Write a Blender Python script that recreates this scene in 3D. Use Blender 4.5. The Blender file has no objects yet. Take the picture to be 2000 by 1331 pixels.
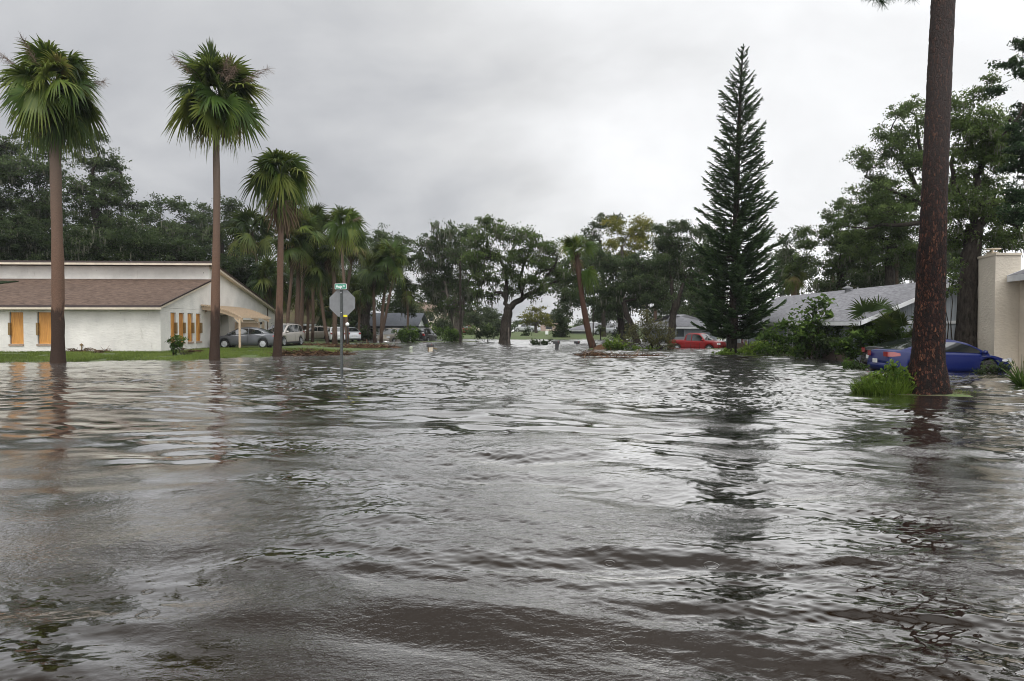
import bpy, math, random
import numpy as np
from mathutils import Vector, Matrix

SC = bpy.context.scene
COL = SC.collection
F = 1333.0            # focal length in pixels of the 2000 px wide photograph
H = 1.85              # eye height above the flood water
TH = math.atan(30.5 / F)
cT, sT = math.cos(TH), math.sin(TH)

# ------------------------------------------------------------------ camera
cd = bpy.data.cameras.new('camera')
cam = bpy.data.objects.new('camera', cd)
COL.objects.link(cam)
cam.location = (0, 0, H)
cam.rotation_euler = (math.pi / 2 - TH, 0, 0)
cd.lens = 24.0
cd.sensor_width = 36.0
cd.clip_start = 0.1
cd.clip_end = 3000
SC.camera = cam

# ------------------------------------------------------------------ sky + sun
SUN_EL, SUN_AZ = math.radians(52), math.radians(205)   # behind and left of the camera, veiled by cloud
w = bpy.data.worlds.new('World')
SC.world = w
w.use_nodes = True
nt = w.node_tree
for n in list(nt.nodes):
    nt.nodes.remove(n)
def N(t, **k):
    n = nt.nodes.new(t)
    for a, b in k.items():
        setattr(n, a, b)
    return n
def L(a, b):
    nt.links.new(a, b)
def M(op, a, b=None, c=None, clamp=False):
    n = N('ShaderNodeMath', operation=op)
    n.use_clamp = clamp
    for i, v in enumerate((a, b, c)):
        if v is None:
            continue
        if isinstance(v, (int, float)):
            n.inputs[i].default_value = v
        else:
            L(v, n.inputs[i])
    return n.outputs[0]
out = N('ShaderNodeOutputWorld')
bg = N('ShaderNodeBackground')
sky = N('ShaderNodeTexSky', sky_type='NISHITA')
sky.sun_disc = False
sky.sun_elevation = SUN_EL
sky.sun_rotation = SUN_AZ
sky.dust_density = 4
bgs = N('ShaderNodeBackground')
L(sky.outputs[0], bgs.inputs[0])
bgs.inputs[1].default_value = 0.05
tc = N('ShaderNodeTexCoord')
sep = N('ShaderNodeSeparateXYZ')
L(tc.outputs['Generated'], sep.inputs[0])
X, Y, Z = sep.outputs
# clouds: project the direction on a flat layer so they foreshorten towards the horizon
den = M('ADD', M('MAXIMUM', Z, 0.0), 0.36)
cmb = N('ShaderNodeCombineXYZ')
L(M('DIVIDE', X, den), cmb.inputs[0])
L(M('DIVIDE', Y, den), cmb.inputs[1])
no = N('ShaderNodeTexNoise')
no.inputs['Scale'].default_value = 1.25
no.inputs['Detail'].default_value = 6
no.inputs['Roughness'].default_value = 0.52
no.inputs['Distortion'].default_value = 0.35
mp = N('ShaderNodeMapping')
mp.inputs['Location'].default_value = (0.4, 9.1, 3.3)
L(cmb.outputs[0], mp.inputs[0])
L(mp.outputs[0], no.inputs['Vector'])
no2 = N('ShaderNodeTexNoise')
no2.inputs['Scale'].default_value = 0.5
no2.inputs['Detail'].default_value = 3
L(mp.outputs[0], no2.inputs['Vector'])
cl = M('ADD', M('MULTIPLY', M('SUBTRACT', no.outputs[0], 0.5), 1.05), M('MULTIPLY', M('SUBTRACT', no2.outputs[0], 0.5), 0.85))
# the cloud deck is thicker to the left, thinner to the right
side = M('MULTIPLY', X, 0.44)
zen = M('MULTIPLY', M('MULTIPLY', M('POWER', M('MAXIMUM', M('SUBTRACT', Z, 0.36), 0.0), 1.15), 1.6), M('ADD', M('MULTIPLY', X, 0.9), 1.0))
back = M('MULTIPLY', M('MAXIMUM', M('MULTIPLY', Y, -1.0), 0.0), 1.2)  # unseen sky overhead and behind the camera, brightened to light the walls
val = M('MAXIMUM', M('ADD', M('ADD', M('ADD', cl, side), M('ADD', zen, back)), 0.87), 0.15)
rgb = N('ShaderNodeMix', data_type='RGBA')
rgb.inputs[6].default_value = (0.86, 0.90, 1.0, 1)
rgb.inputs[7].default_value = (0.975, 0.985, 1.0, 1)
L(M('MULTIPLY', M('SUBTRACT', val, 0.30), 2.2, clamp=True), rgb.inputs[0])
bgc = N('ShaderNodeBackground')
L(rgb.outputs[2], bgc.inputs[0])
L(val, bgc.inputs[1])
mx = N('ShaderNodeMixShader')
mx.inputs[0].default_value = 0.96       # solid cloud deck over the clear sky
L(bgs.outputs[0], mx.inputs[1])
L(bgc.outputs[0], mx.inputs[2])
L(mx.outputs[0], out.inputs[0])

sl = bpy.data.lights.new('sun', 'SUN')
sl.energy = 1.4
sl.angle = math.radians(20)
sl.color = (1.0, 0.965, 0.92)
so = bpy.data.objects.new('sun', sl)
COL.objects.link(so)
sd = Vector((math.sin(SUN_AZ) * math.cos(SUN_EL), math.cos(SUN_AZ) * math.cos(SUN_EL), math.sin(SUN_EL)))
so.rotation_euler = sd.to_track_quat('Z', 'Y').to_euler()

SC.view_settings.view_transform = 'Standard'
SC.view_settings.look = 'None'
SC.view_settings.exposure = 0.0
SC.view_settings.gamma = 1.0
SC.render.engine = 'CYCLES'
SC.cycles.max_bounces = 6
SC.cycles.transparent_max_bounces = 6
SC.cycles.use_denoising = True
SC.cycles.filter_width = 1.0
SC.cycles.sample_clamp_indirect = 4.0
SC.cycles.caustics_reflective = False
SC.cycles.caustics_refractive = False

# ------------------------------------------------------------------ helpers
def ray(px, py):
    dx, dy = (px - 1000) / F, (665.5 - py) / F
    return np.array([dx, cT + dy * sT, -sT + dy * cT])
def P(px, py, Y):
    r = ray(px, py)
    t = Y / r[1]
    return np.array([r[0] * t, Y, H + r[2] * t])
def G(px, py, z=0.0):
    r = ray(px, py)
    t = (z - H) / r[2]
    return np.array([r[0] * t, r[1] * t, z])
def S(Y):            # metres per photo pixel at depth Y
    return Y / F

ORG = {}
class MB:
    """collects verts / faces, builds ONE mesh object"""
    def __init__(s):
        s.v = []; s.f = []; s.a = []; s.n = 0
    def add(s, v, faces, var=0.5, mi=0):
        v = np.asarray(v, float).reshape(-1, 3)
        if isinstance(faces, np.ndarray):
            s.f.append((faces.astype(np.int64) + s.n, mi))
        else:
            by = {}
            for f in faces:
                by.setdefault(len(f), []).append(f)
            for k in by:
                s.f.append((np.array(by[k], np.int64) + s.n, mi))
        s.v.append(v)
        s.a.append(np.broadcast_to(np.asarray(var, float), (len(v),)).copy())
        s.n += len(v)
    def box(s, c, size, rz=0.0, var=0.5, mi=0, taper=1.0):
        x, y, z = np.array(size) / 2.0
        v = np.array([[-x, -y, -z], [x, -y, -z], [x, y, -z], [-x, y, -z],
                      [-x * taper, -y * taper, z], [x * taper, -y * taper, z], [x * taper, y * taper, z], [-x * taper, y * taper, z]])
        if rz:
            c_, s_ = math.cos(rz), math.sin(rz)
            v = v @ np.array([[c_, s_, 0], [-s_, c_, 0], [0, 0, 1]])
        s.add(v + np.array(c), [(3, 2, 1, 0), (4, 5, 6, 7), (0, 1, 5, 4), (1, 2, 6, 5), (2, 3, 7, 6), (3, 0, 4, 7)], var, mi)
    def bar(s, a, b, wd, ht, var=0.5, mi=0):
        a, b = np.array(a, float), np.array(b, float)
        d = b - a; d /= np.linalg.norm(d)
        u = np.cross(d, [0, 0, 1.0])
        if np.linalg.norm(u) < 1e-3: u = np.array([1.0, 0, 0])
        u /= np.linalg.norm(u); w_ = np.cross(u, d)
        v = []
        for p in (a, b):
            for i, j in ((-1, -1), (1, -1), (1, 1), (-1, 1)):
                v.append(p + u * i * wd / 2 + w_ * j * ht / 2)
        s.add(v, [(0, 1, 2, 3), (7, 6, 5, 4), (0, 4, 5, 1), (1, 5, 6, 2), (2, 6, 7, 3), (3, 7, 4, 0)], var, mi)
    def tube(s, pts, rad, n=8, cap=True, var=0.5, mi=0, wob=None):
        pts = np.array(pts, float); m = len(pts)
        rad = np.broadcast_to(np.asarray(rad, float), (m,))
        tg = np.gradient(pts, axis=0)
        tg /= np.maximum(np.linalg.norm(tg, axis=1, keepdims=True), 1e-9)
        ref = np.array([1.0, 0.02, 0.01]) if abs(tg[:, 0]).mean() < 0.7 else np.array([0.01, 1.0, 0.02])
        a = np.cross(tg, ref); a /= np.linalg.norm(a, axis=1, keepdims=True)
        b = np.cross(tg, a)
        th = np.arange(n) * 2 * math.pi / n
        rr = rad[:, None] * np.ones(n)[None]
        if wob is not None: rr = rr * wob
        v = pts[:, None] + rr[..., None] * (np.cos(th)[None, :, None] * a[:, None] + np.sin(th)[None, :, None] * b[:, None])
        i = np.arange(m - 1)[:, None] * n; j = np.arange(n)[None]; j2 = (j + 1) % n
        q = np.stack([i + j, i + j2, i + n + j2, i + n + j], -1).reshape(-1, 4)
        vv = v.reshape(-1, 3)
        va = np.repeat(np.broadcast_to(np.asarray(var, float), (m,)), n)
        s.add(vv, q, va, mi)
        if cap:
            s.add(v[-1], [tuple(range(n))], va[-1], mi)
            s.add(v[0], [tuple(range(n))[::-1]], va[0], mi)
    def lathe(s, prof, c=(0, 0, 0), n=16, axis='z', var=0.5, mi=0):
        th = np.arange(n) * 2 * math.pi / n
        pr = np.array(prof, float)
        x = pr[:, 0:1] * np.cos(th); y = pr[:, 0:1] * np.sin(th); z = np.repeat(pr[:, 1:2], n, 1)
        v = np.stack([x, y, z], -1)
        if axis == 'y': v = v[..., [0, 2, 1]] * np.array([1, 1, 1])
        if axis == 'x': v = v[..., [2, 0, 1]]
        m = len(pr)
        i = np.arange(m - 1)[:, None] * n; j = np.arange(n)[None]; j2 = (j + 1) % n
        q = np.stack([i + j, i + j2, i + n + j2, i + n + j], -1).reshape(-1, 4)
        if axis == 'y': q = q[:, ::-1]
        s.add(v.reshape(-1, 3) + np.array(c), q, var, mi)
    def prism(s, poly, thick_vec, var=0.5, mi=0):
        p = np.array(poly, float); n = len(p); t = np.array(thick_vec, float)
        v = np.concatenate([p, p + t])
        f = [tuple(range(n))[::-1], tuple(range(n, 2 * n))]
        for i in range(n):
            j = (i + 1) % n
            f.append((i, j, n + j, n + i))
        s.add(v, f, var, mi)
    def build(s, name, mats, parent=None, smooth=False, origin=None, recalc=False):
        V = np.concatenate(s.v) if s.v else np.zeros((0, 3))
        o3 = ORG.get(parent.name if parent else None, None)
        if origin is not None: V = V - np.array(origin)
        elif o3 is not None: V = V - o3
        me = bpy.data.meshes.new(name)
        me.vertices.add(len(V)); me.vertices.foreach_set('co', V.ravel().astype(np.float32))
        li = np.concatenate([f.ravel() for f, _ in s.f]); cnt = np.concatenate([np.full(len(f), f.shape[1]) for f, _ in s.f])
        mi = np.concatenate([np.full(len(f), m) for f, m in s.f])
        me.loops.add(len(li)); me.loops.foreach_set('vertex_index', li.astype(np.int32))
        me.polygons.add(len(cnt))
        st = np.concatenate([[0], np.cumsum(cnt)[:-1]])
        me.polygons.foreach_set('loop_start', st.astype(np.int32))
        me.update(calc_edges=True)
        me.polygons.foreach_set('material_index', mi.astype(np.int32))
        me.polygons.foreach_set('use_smooth', np.full(len(cnt), smooth))
        at = me.attributes.new('var', 'FLOAT', 'POINT')
        at.data.foreach_set('value', np.concatenate(s.a).astype(np.float32))
        if recalc:
            import bmesh
            bm = bmesh.new(); bm.from_mesh(me)
            bmesh.ops.remove_doubles(bm, verts=bm.verts, dist=1e-4)
            bmesh.ops.recalc_face_normals(bm, faces=bm.faces); bm.to_mesh(me); bm.free()
        for m in (mats if isinstance(mats, (list, tuple)) else [mats]):
            me.materials.append(m)
        o = bpy.data.objects.new(name, me); COL.objects.link(o)
        if parent is not None:
            o.parent = parent
            if o3 is not None: ORG[o.name] = o3
        if origin is not None:
            o.location = origin
            ORG[o.name] = np.array(origin, float)
        return o

def tag(o, label=None, cat=None, group=None, kind=None):
    if label: o['label'] = label
    if cat: o['category'] = cat
    if group: o['group'] = group
    if kind: o['kind'] = kind
    return o
def thing(name, label, cat, loc=(0, 0, 0), group=None):
    o = bpy.data.objects.new(name, None); COL.objects.link(o)
    o.empty_display_size = 0.3
    o.location = [float(q) for q in loc]; ORG[o.name] = np.array(loc, float)
    return tag(o, label, cat, group)
def local_thing(name, label, cat, group=None):
    o = bpy.data.objects.new(name, None); COL.objects.link(o)
    return tag(o, label, cat, group)
def place(o, loc, rz=0.0, rx=0.0, ry=0.0):
    o.location = [float(q) for q in loc]; o.rotation_euler = (rx, ry, rz)

# ------------------------------------------------------------------ materials
def newmat(name):
    m = bpy.data.materials.new(name); m.use_nodes = True
    t = m.node_tree
    b = t.nodes['Principled BSDF']
    return m, t, b
def nd(t, typ, **k):
    n = t.nodes.new(typ)
    for a, v in k.items():
        if a.startswith('i_'): n.inputs[a[2:]].default_value = v
        else: setattr(n, a, v)
    return n
def mixc(t, fac, a, b, mode='MIX'):
    n = nd(t, 'ShaderNodeMix', data_type='RGBA', blend_type=mode)
    for s_, v in ((0, fac), (6, a), (7, b)):
        if isinstance(v, (int, float)): n.inputs[s_].default_value = v
        elif isinstance(v, tuple): n.inputs[s_].default_value = (*v, 1) if len(v) == 3 else v
        else: t.links.new(v, n.inputs[s_])
    return n.outputs[2]
def ramp(t, fac, stops):
    n = nd(t, 'ShaderNodeValToRGB'); e = n.color_ramp.elements
    while len(e) < len(stops): e.new(0.5)
    for i, (p, c) in enumerate(stops):
        e[i].position = p; e[i].color = (c, c, c, 1) if isinstance(c, (int, float)) else (*c, 1)
    t.links.new(fac, n.inputs[0]); return n.outputs[0]
def coords(t, scale=(1, 1, 1), kind='Object', loc=(0, 0, 0)):
    c = nd(t, 'ShaderNodeTexCoord'); m = nd(t, 'ShaderNodeMapping')
    m.inputs['Scale'].default_value = scale; m.inputs['Location'].default_value = loc
    t.links.new(c.outputs[kind], m.inputs[0]); return m.outputs[0]
def noise(t, vec, scale, detail=4, rough=0.55, dist=0.0):
    n = nd(t, 'ShaderNodeTexNoise'); n.inputs['Scale'].default_value = scale; n.inputs['Detail'].default_value = detail
    n.inputs['Roughness'].default_value = rough; n.inputs['Distortion'].default_value = dist
    t.links.new(vec, n.inputs['Vector']); return n.outputs[0]
def bump(t, b, h, strength=0.5, dist=0.02):
    n = nd(t, 'ShaderNodeBump'); n.inputs['Strength'].default_value = strength; n.inputs['Distance'].default_value = dist
    t.links.new(h, n.inputs['Height']); t.links.new(n.outputs[0], b.inputs['Normal'])
    return n

def m_plain(name, col, rough=0.5, amt=0.25, scale=3.0, bmp=0.0, bscale=40, metal=0.0, spec=0.5, coat=0.0, emit=None):
    m, t, b = newmat(name)
    v = coords(t)
    n1 = noise(t, v, scale, 5)
    lo = tuple(c * (1 - amt) for c in col); hi = tuple(min(1, c * (1 + amt * 0.6)) for c in col)
    c = mixc(t, ramp(t, n1, [(0.3, 0.0), (0.7, 1.0)]), lo, hi)
    t.links.new(c, b.inputs['Base Color'])
    b.inputs['Roughness'].default_value = rough; b.inputs['Metallic'].default_value = metal
    b.inputs['Specular IOR Level'].default_value = spec
    b.inputs['Coat Weight'].default_value = coat; b.inputs['Coat Roughness'].default_value = 0.04
    if bmp:
        bump(t, b, noise(t, v, bscale, 3), 0.6, bmp)
    if emit:
        b.inputs['Emission Color'].default_value = (*col, 1); b.inputs['Emission Strength'].default_value = emit
    return m

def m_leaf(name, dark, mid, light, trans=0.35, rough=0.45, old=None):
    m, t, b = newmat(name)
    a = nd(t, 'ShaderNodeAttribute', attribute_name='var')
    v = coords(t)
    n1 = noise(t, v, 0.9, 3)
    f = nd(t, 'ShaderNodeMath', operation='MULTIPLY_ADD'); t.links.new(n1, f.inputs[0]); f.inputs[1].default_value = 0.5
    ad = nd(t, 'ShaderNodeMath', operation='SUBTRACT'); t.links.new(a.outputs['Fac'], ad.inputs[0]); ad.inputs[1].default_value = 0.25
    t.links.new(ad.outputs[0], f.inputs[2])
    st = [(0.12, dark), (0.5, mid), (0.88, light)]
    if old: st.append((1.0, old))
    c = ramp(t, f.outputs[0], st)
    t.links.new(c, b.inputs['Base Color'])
    b.inputs['Roughness'].default_value = rough
    b.inputs['Specular IOR Level'].default_value = 0.12
    tr = nd(t, 'ShaderNodeBsdfTranslucent')
    c2 = mixc(t, 0.5, c, tuple(min(1, x * 1.5) for x in light))
    t.links.new(c2, tr.inputs['Color'])
    mx = nd(t, 'ShaderNodeMixShader'); mx.inputs[0].default_value = trans
    t.links.new(b.outputs[0], mx.inputs[1]); t.links.new(tr.outputs[0], mx.inputs[2])
    t.links.new(mx.outputs[0], t.nodes['Material Output'].inputs[0])
    return m

def m_bark(name, dark, light, sc=(6, 6, 2.0), rough=0.85):
    m, t, b = newmat(name)
    v = coords(t, sc)
    n1 = noise(t, v, 1.5, 6, 0.65)
    c = mixc(t, ramp(t, n1, [(0.35, 0.0), (0.68, 1.0)]), dark, light)
    t.links.new(c, b.inputs['Base Color']); b.inputs['Roughness'].default_value = rough; b.inputs['Specular IOR Level'].default_value = 0.1
    bump(t, b, n1, 0.9, 0.05)
    return m

def m_sabal(name, base_z=2.0, up=(0.185, 0.112, 0.077), wet=(0.035, 0.022, 0.016), ring=16.0):
    """sabal trunk: ringed pinkish-brown stem, dark soaked foot with a ragged upper edge"""
    m, t, b = newmat(name)
    tc_ = nd(t, 'ShaderNodeTexCoord'); sp = nd(t, 'ShaderNodeSeparateXYZ'); t.links.new(tc_.outputs['Object'], sp.inputs[0])
    v = coords(t, (3, 3, 0.6)); big = noise(t, v, 1.4, 5, 0.6)
    fine = noise(t, coords(t, (9, 9, 30)), 1.6, 4, 0.7)
    wv = nd(t, 'ShaderNodeTexWave', wave_type='BANDS', bands_direction='Z'); wv.inputs['Scale'].default_value = ring / 6.28 * 5.2
    wv.inputs['Distortion'].default_value = 1.6; wv.inputs['Detail'].default_value = 3; wv.inputs['Detail Scale'].default_value = 1.5
    t.links.new(tc_.outputs['Object'], wv.inputs['Vector'])
    c1 = mixc(t, ramp(t, fine, [(0.3, 0.0), (0.7, 1.0)]), tuple(x * 0.62 for x in up), tuple(x * 1.25 for x in up))
    c2 = mixc(t, ramp(t, wv.outputs[0], [(0.0, 0.85), (0.4, 0.0)]), c1, tuple(x * 0.42 for x in up))
    # greyer weathering higher up
    hi = nd(t, 'ShaderNodeMapRange'); hi.inputs[1].default_value = 5; hi.inputs[2].default_value = 11; t.links.new(sp.outputs[2], hi.inputs[0])
    c2 = mixc(t, hi.outputs[0], c2, mixc(t, 0.6, c2, (0.14, 0.125, 0.105)))
    wz = nd(t, 'ShaderNodeMath', operation='MULTIPLY_ADD'); t.links.new(big, wz.inputs[0]); wz.inputs[1].default_value = -3.2; t.links.new(sp.outputs[2], wz.inputs[2])
    wr = nd(t, 'ShaderNodeMapRange'); wr.inputs[1].default_value = base_z - 1.75; wr.inputs[2].default_value = base_z - 1.3; t.links.new(wz.outputs[0], wr.inputs[0])
    wetc = mixc(t, ramp(t, fine, [(0.35, 0.0), (0.75, 1.0)]), wet, tuple(x * 1.8 for x in wet))
    c3 = mixc(t, wr.outputs[0], wetc, c2)
    t.links.new(c3, b.inputs['Base Color']); b.inputs['Roughness'].default_value = 0.75; b.inputs['Specular IOR Level'].default_value = 0.15
    h = nd(t, 'ShaderNodeMath', operation='ADD'); t.links.new(wv.outputs[0], h.inputs[0]); t.links.new(fine, h.inputs[1])
    bump(t, b, h.outputs[0], 0.6, 0.01)
    return m

def m_stucco(name, col, dirt=0.3, bscale=3.6, grime=None):
    m, t, b = newmat(name)
    v = coords(t)
    n1 = noise(t, v, 0.6, 5, 0.6); n2 = noise(t, coords(t, (1, 1, 2.2)), bscale, 2, 0.5, 0.4)
    c = mixc(t, ramp(t, n1, [(0.35, 0.0), (0.75, 1.0)]), tuple(x * (1 - dirt * 0.35) for x in col), col)
    # sparse dark flecks and runs
    n3 = noise(t, coords(t, (2.5, 2.5, 0.5)), 2.0, 6, 0.7)
    c = mixc(t, ramp(t, n3, [(0.62, 0.0), (0.8, dirt)]), c, grime or (0.25, 0.22, 0.17))
    n4 = noise(t, v, 5.5, 1, 0.4)
    c = mixc(t, ramp(t, n4, [(0.80, 0.0), (0.83, 0.6)]), c, (0.12, 0.11, 0.08))
    t.links.new(c, b.inputs['Base Color']); b.inputs['Roughness'].default_value = 0.9
    b.inputs['Specular IOR Level'].default_value = 0.15
    bump(t, b, ramp(t, n2, [(0.45, 0.0), (0.62, 1.0)]), 0.5, 0.013)
    return m

def m_shingle(name, c1, c2, c3, w=0.42, h=0.15, moss=0.0):
    """architectural shingles; local XY is the roof plane"""
    m, t, b = newmat(name)
    v = coords(t)
    br = nd(t, 'ShaderNodeTexBrick'); br.offset = 0.37; br.inputs['Scale'].default_value = 1.0
    br.inputs['Brick Width'].default_value = w; br.inputs['Row Height'].default_value = h
    br.inputs['Mortar Size'].default_value = 0.012; br.inputs['Mortar Smooth'].default_value = 0.2; br.inputs['Bias'].default_value = 0.0
    br.inputs['Color1'].default_value = (*c1, 1); br.inputs['Color2'].default_value = (*c2, 1); br.inputs['Mortar'].default_value = (*[x * 0.35 for x in c3], 1)
    t.links.new(v, br.inputs['Vector'])
    n1 = noise(t, coords(t, (2.6, 7, 1)), 1.0, 4, 0.7)
    c = mixc(t, ramp(t, n1, [(0.4, 0.0), (0.62, 0.75)]), br.outputs[0], c3)
    n2 = noise(t, coords(t, (0.5, 0.2, 1)), 1.5, 4, 0.6)
    c = mixc(t, ramp(t, n2, [(0.4, 0.0), (0.8, 0.45)]), c, tuple(x * 0.6 for x in c1))
    if moss:
        n3 = noise(t, v, 1.1, 6, 0.7)
        c = mixc(t, ramp(t, n3, [(0.4, 0.0), (0.6, moss)]), c, (0.07, 0.075, 0.025))
    t.links.new(c, b.inputs['Base Color']); b.inputs['Roughness'].default_value = 0.8; b.inputs['Specular IOR Level'].default_value = 0.15
    bump(t, b, br.outputs['Fac'], 0.6, -0.012)
    return m

def m_siding(name, col, pitch=0.2, axis=0, dark=0.5):
    m, t, b = newmat(name)
    tc_ = nd(t, 'ShaderNodeTexCoord'); sp = nd(t, 'ShaderNodeSeparateXYZ'); t.links.new(tc_.outputs['Object'], sp.inputs[0])
    if axis == 2: src = sp.outputs[2]
    else:
        ad = nd(t, 'ShaderNodeMath', operation='ADD'); t.links.new(sp.outputs[0], ad.inputs[0]); t.links.new(sp.outputs[1], ad.inputs[1]); src = ad.outputs[0]
    mo = nd(t, 'ShaderNodeMath', operation='FRACT'); dv = nd(t, 'ShaderNodeMath', operation='DIVIDE'); dv.inputs[1].default_value = pitch
    t.links.new(src, dv.inputs[0]); t.links.new(dv.outputs[0], mo.inputs[0])
    g = ramp(t, mo.outputs[0], [(0.0, 1.0), (0.06, 1.0), (0.12, 0.0), (1.0, 0.0)])
    n1 = noise(t, coords(t, (2, 2, 1)), 1.5, 5)
    c = mixc(t, ramp(t, n1, [(0.3, 0.0), (0.75, 1.0)]), tuple(x * 0.8 for x in col), col)
    c = mixc(t, g, c, tuple(x * dark for x in col))
    t.links.new(c, b.inputs['Base Color']); b.inputs['Roughness'].default_value = 0.75
    bump(t, b, g, 0.5, -0.01)
    return m

def m_ply(name):
    m, t, b = newmat(name)
    wv = nd(t, 'ShaderNodeTexWave', wave_type='BANDS', bands_direction='X'); wv.inputs['Scale'].default_value = 2.2
    wv.inputs['Distortion'].default_value = 9; wv.inputs['Detail'].default_value = 3; wv.inputs['Detail Scale'].default_value = 0.9
    t.links.new(coords(t, (2.6, 2.6, 0.35)), wv.inputs['Vector'])
    n1 = noise(t, coords(t, (1.3, 1.3, 0.7)), 1.8, 4)
    c = mixc(t, wv.outputs[0], (0.36, 0.14, 0.022), (0.66, 0.33, 0.075))
    c = mixc(t, ramp(t, n1, [(0.4, 0.0), (0.8, 0.5)]), c, (0.33, 0.14, 0.03))
    t.links.new(c, b.inputs['Base Color']); b.inputs['Roughness'].default_value = 0.6
    return m

def m_paint(name, col, rough=0.32, metal=0.0):
    m, t, b = newmat(name)
    n1 = noise(t, coords(t), 260, 2)
    c = mixc(t, n1, tuple(x * 0.92 for x in col), tuple(min(1, x * 1.08) for x in col))
    t.links.new(c, b.inputs['Base Color'])
    b.inputs['Roughness'].default_value = rough; b.inputs['Metallic'].default_value = metal
    b.inputs['Specular IOR Level'].default_value = 0.3; b.inputs['Coat Weight'].default_value = 0.35; b.inputs['Coat Roughness'].default_value = 0.05; b.inputs['Coat IOR'].default_value = 1.4
    return m
def m_glass(name, col=(0.012, 0.015, 0.016), rough=0.05):
    m, t, b = newmat(name)
    b.inputs['Base Color'].default_value = (*col, 1); b.inputs['Roughness'].default_value = rough
    b.inputs['Specular IOR Level'].default_value = 1.0; b.inputs['IOR'].default_value = 1.75
    return m

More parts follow.
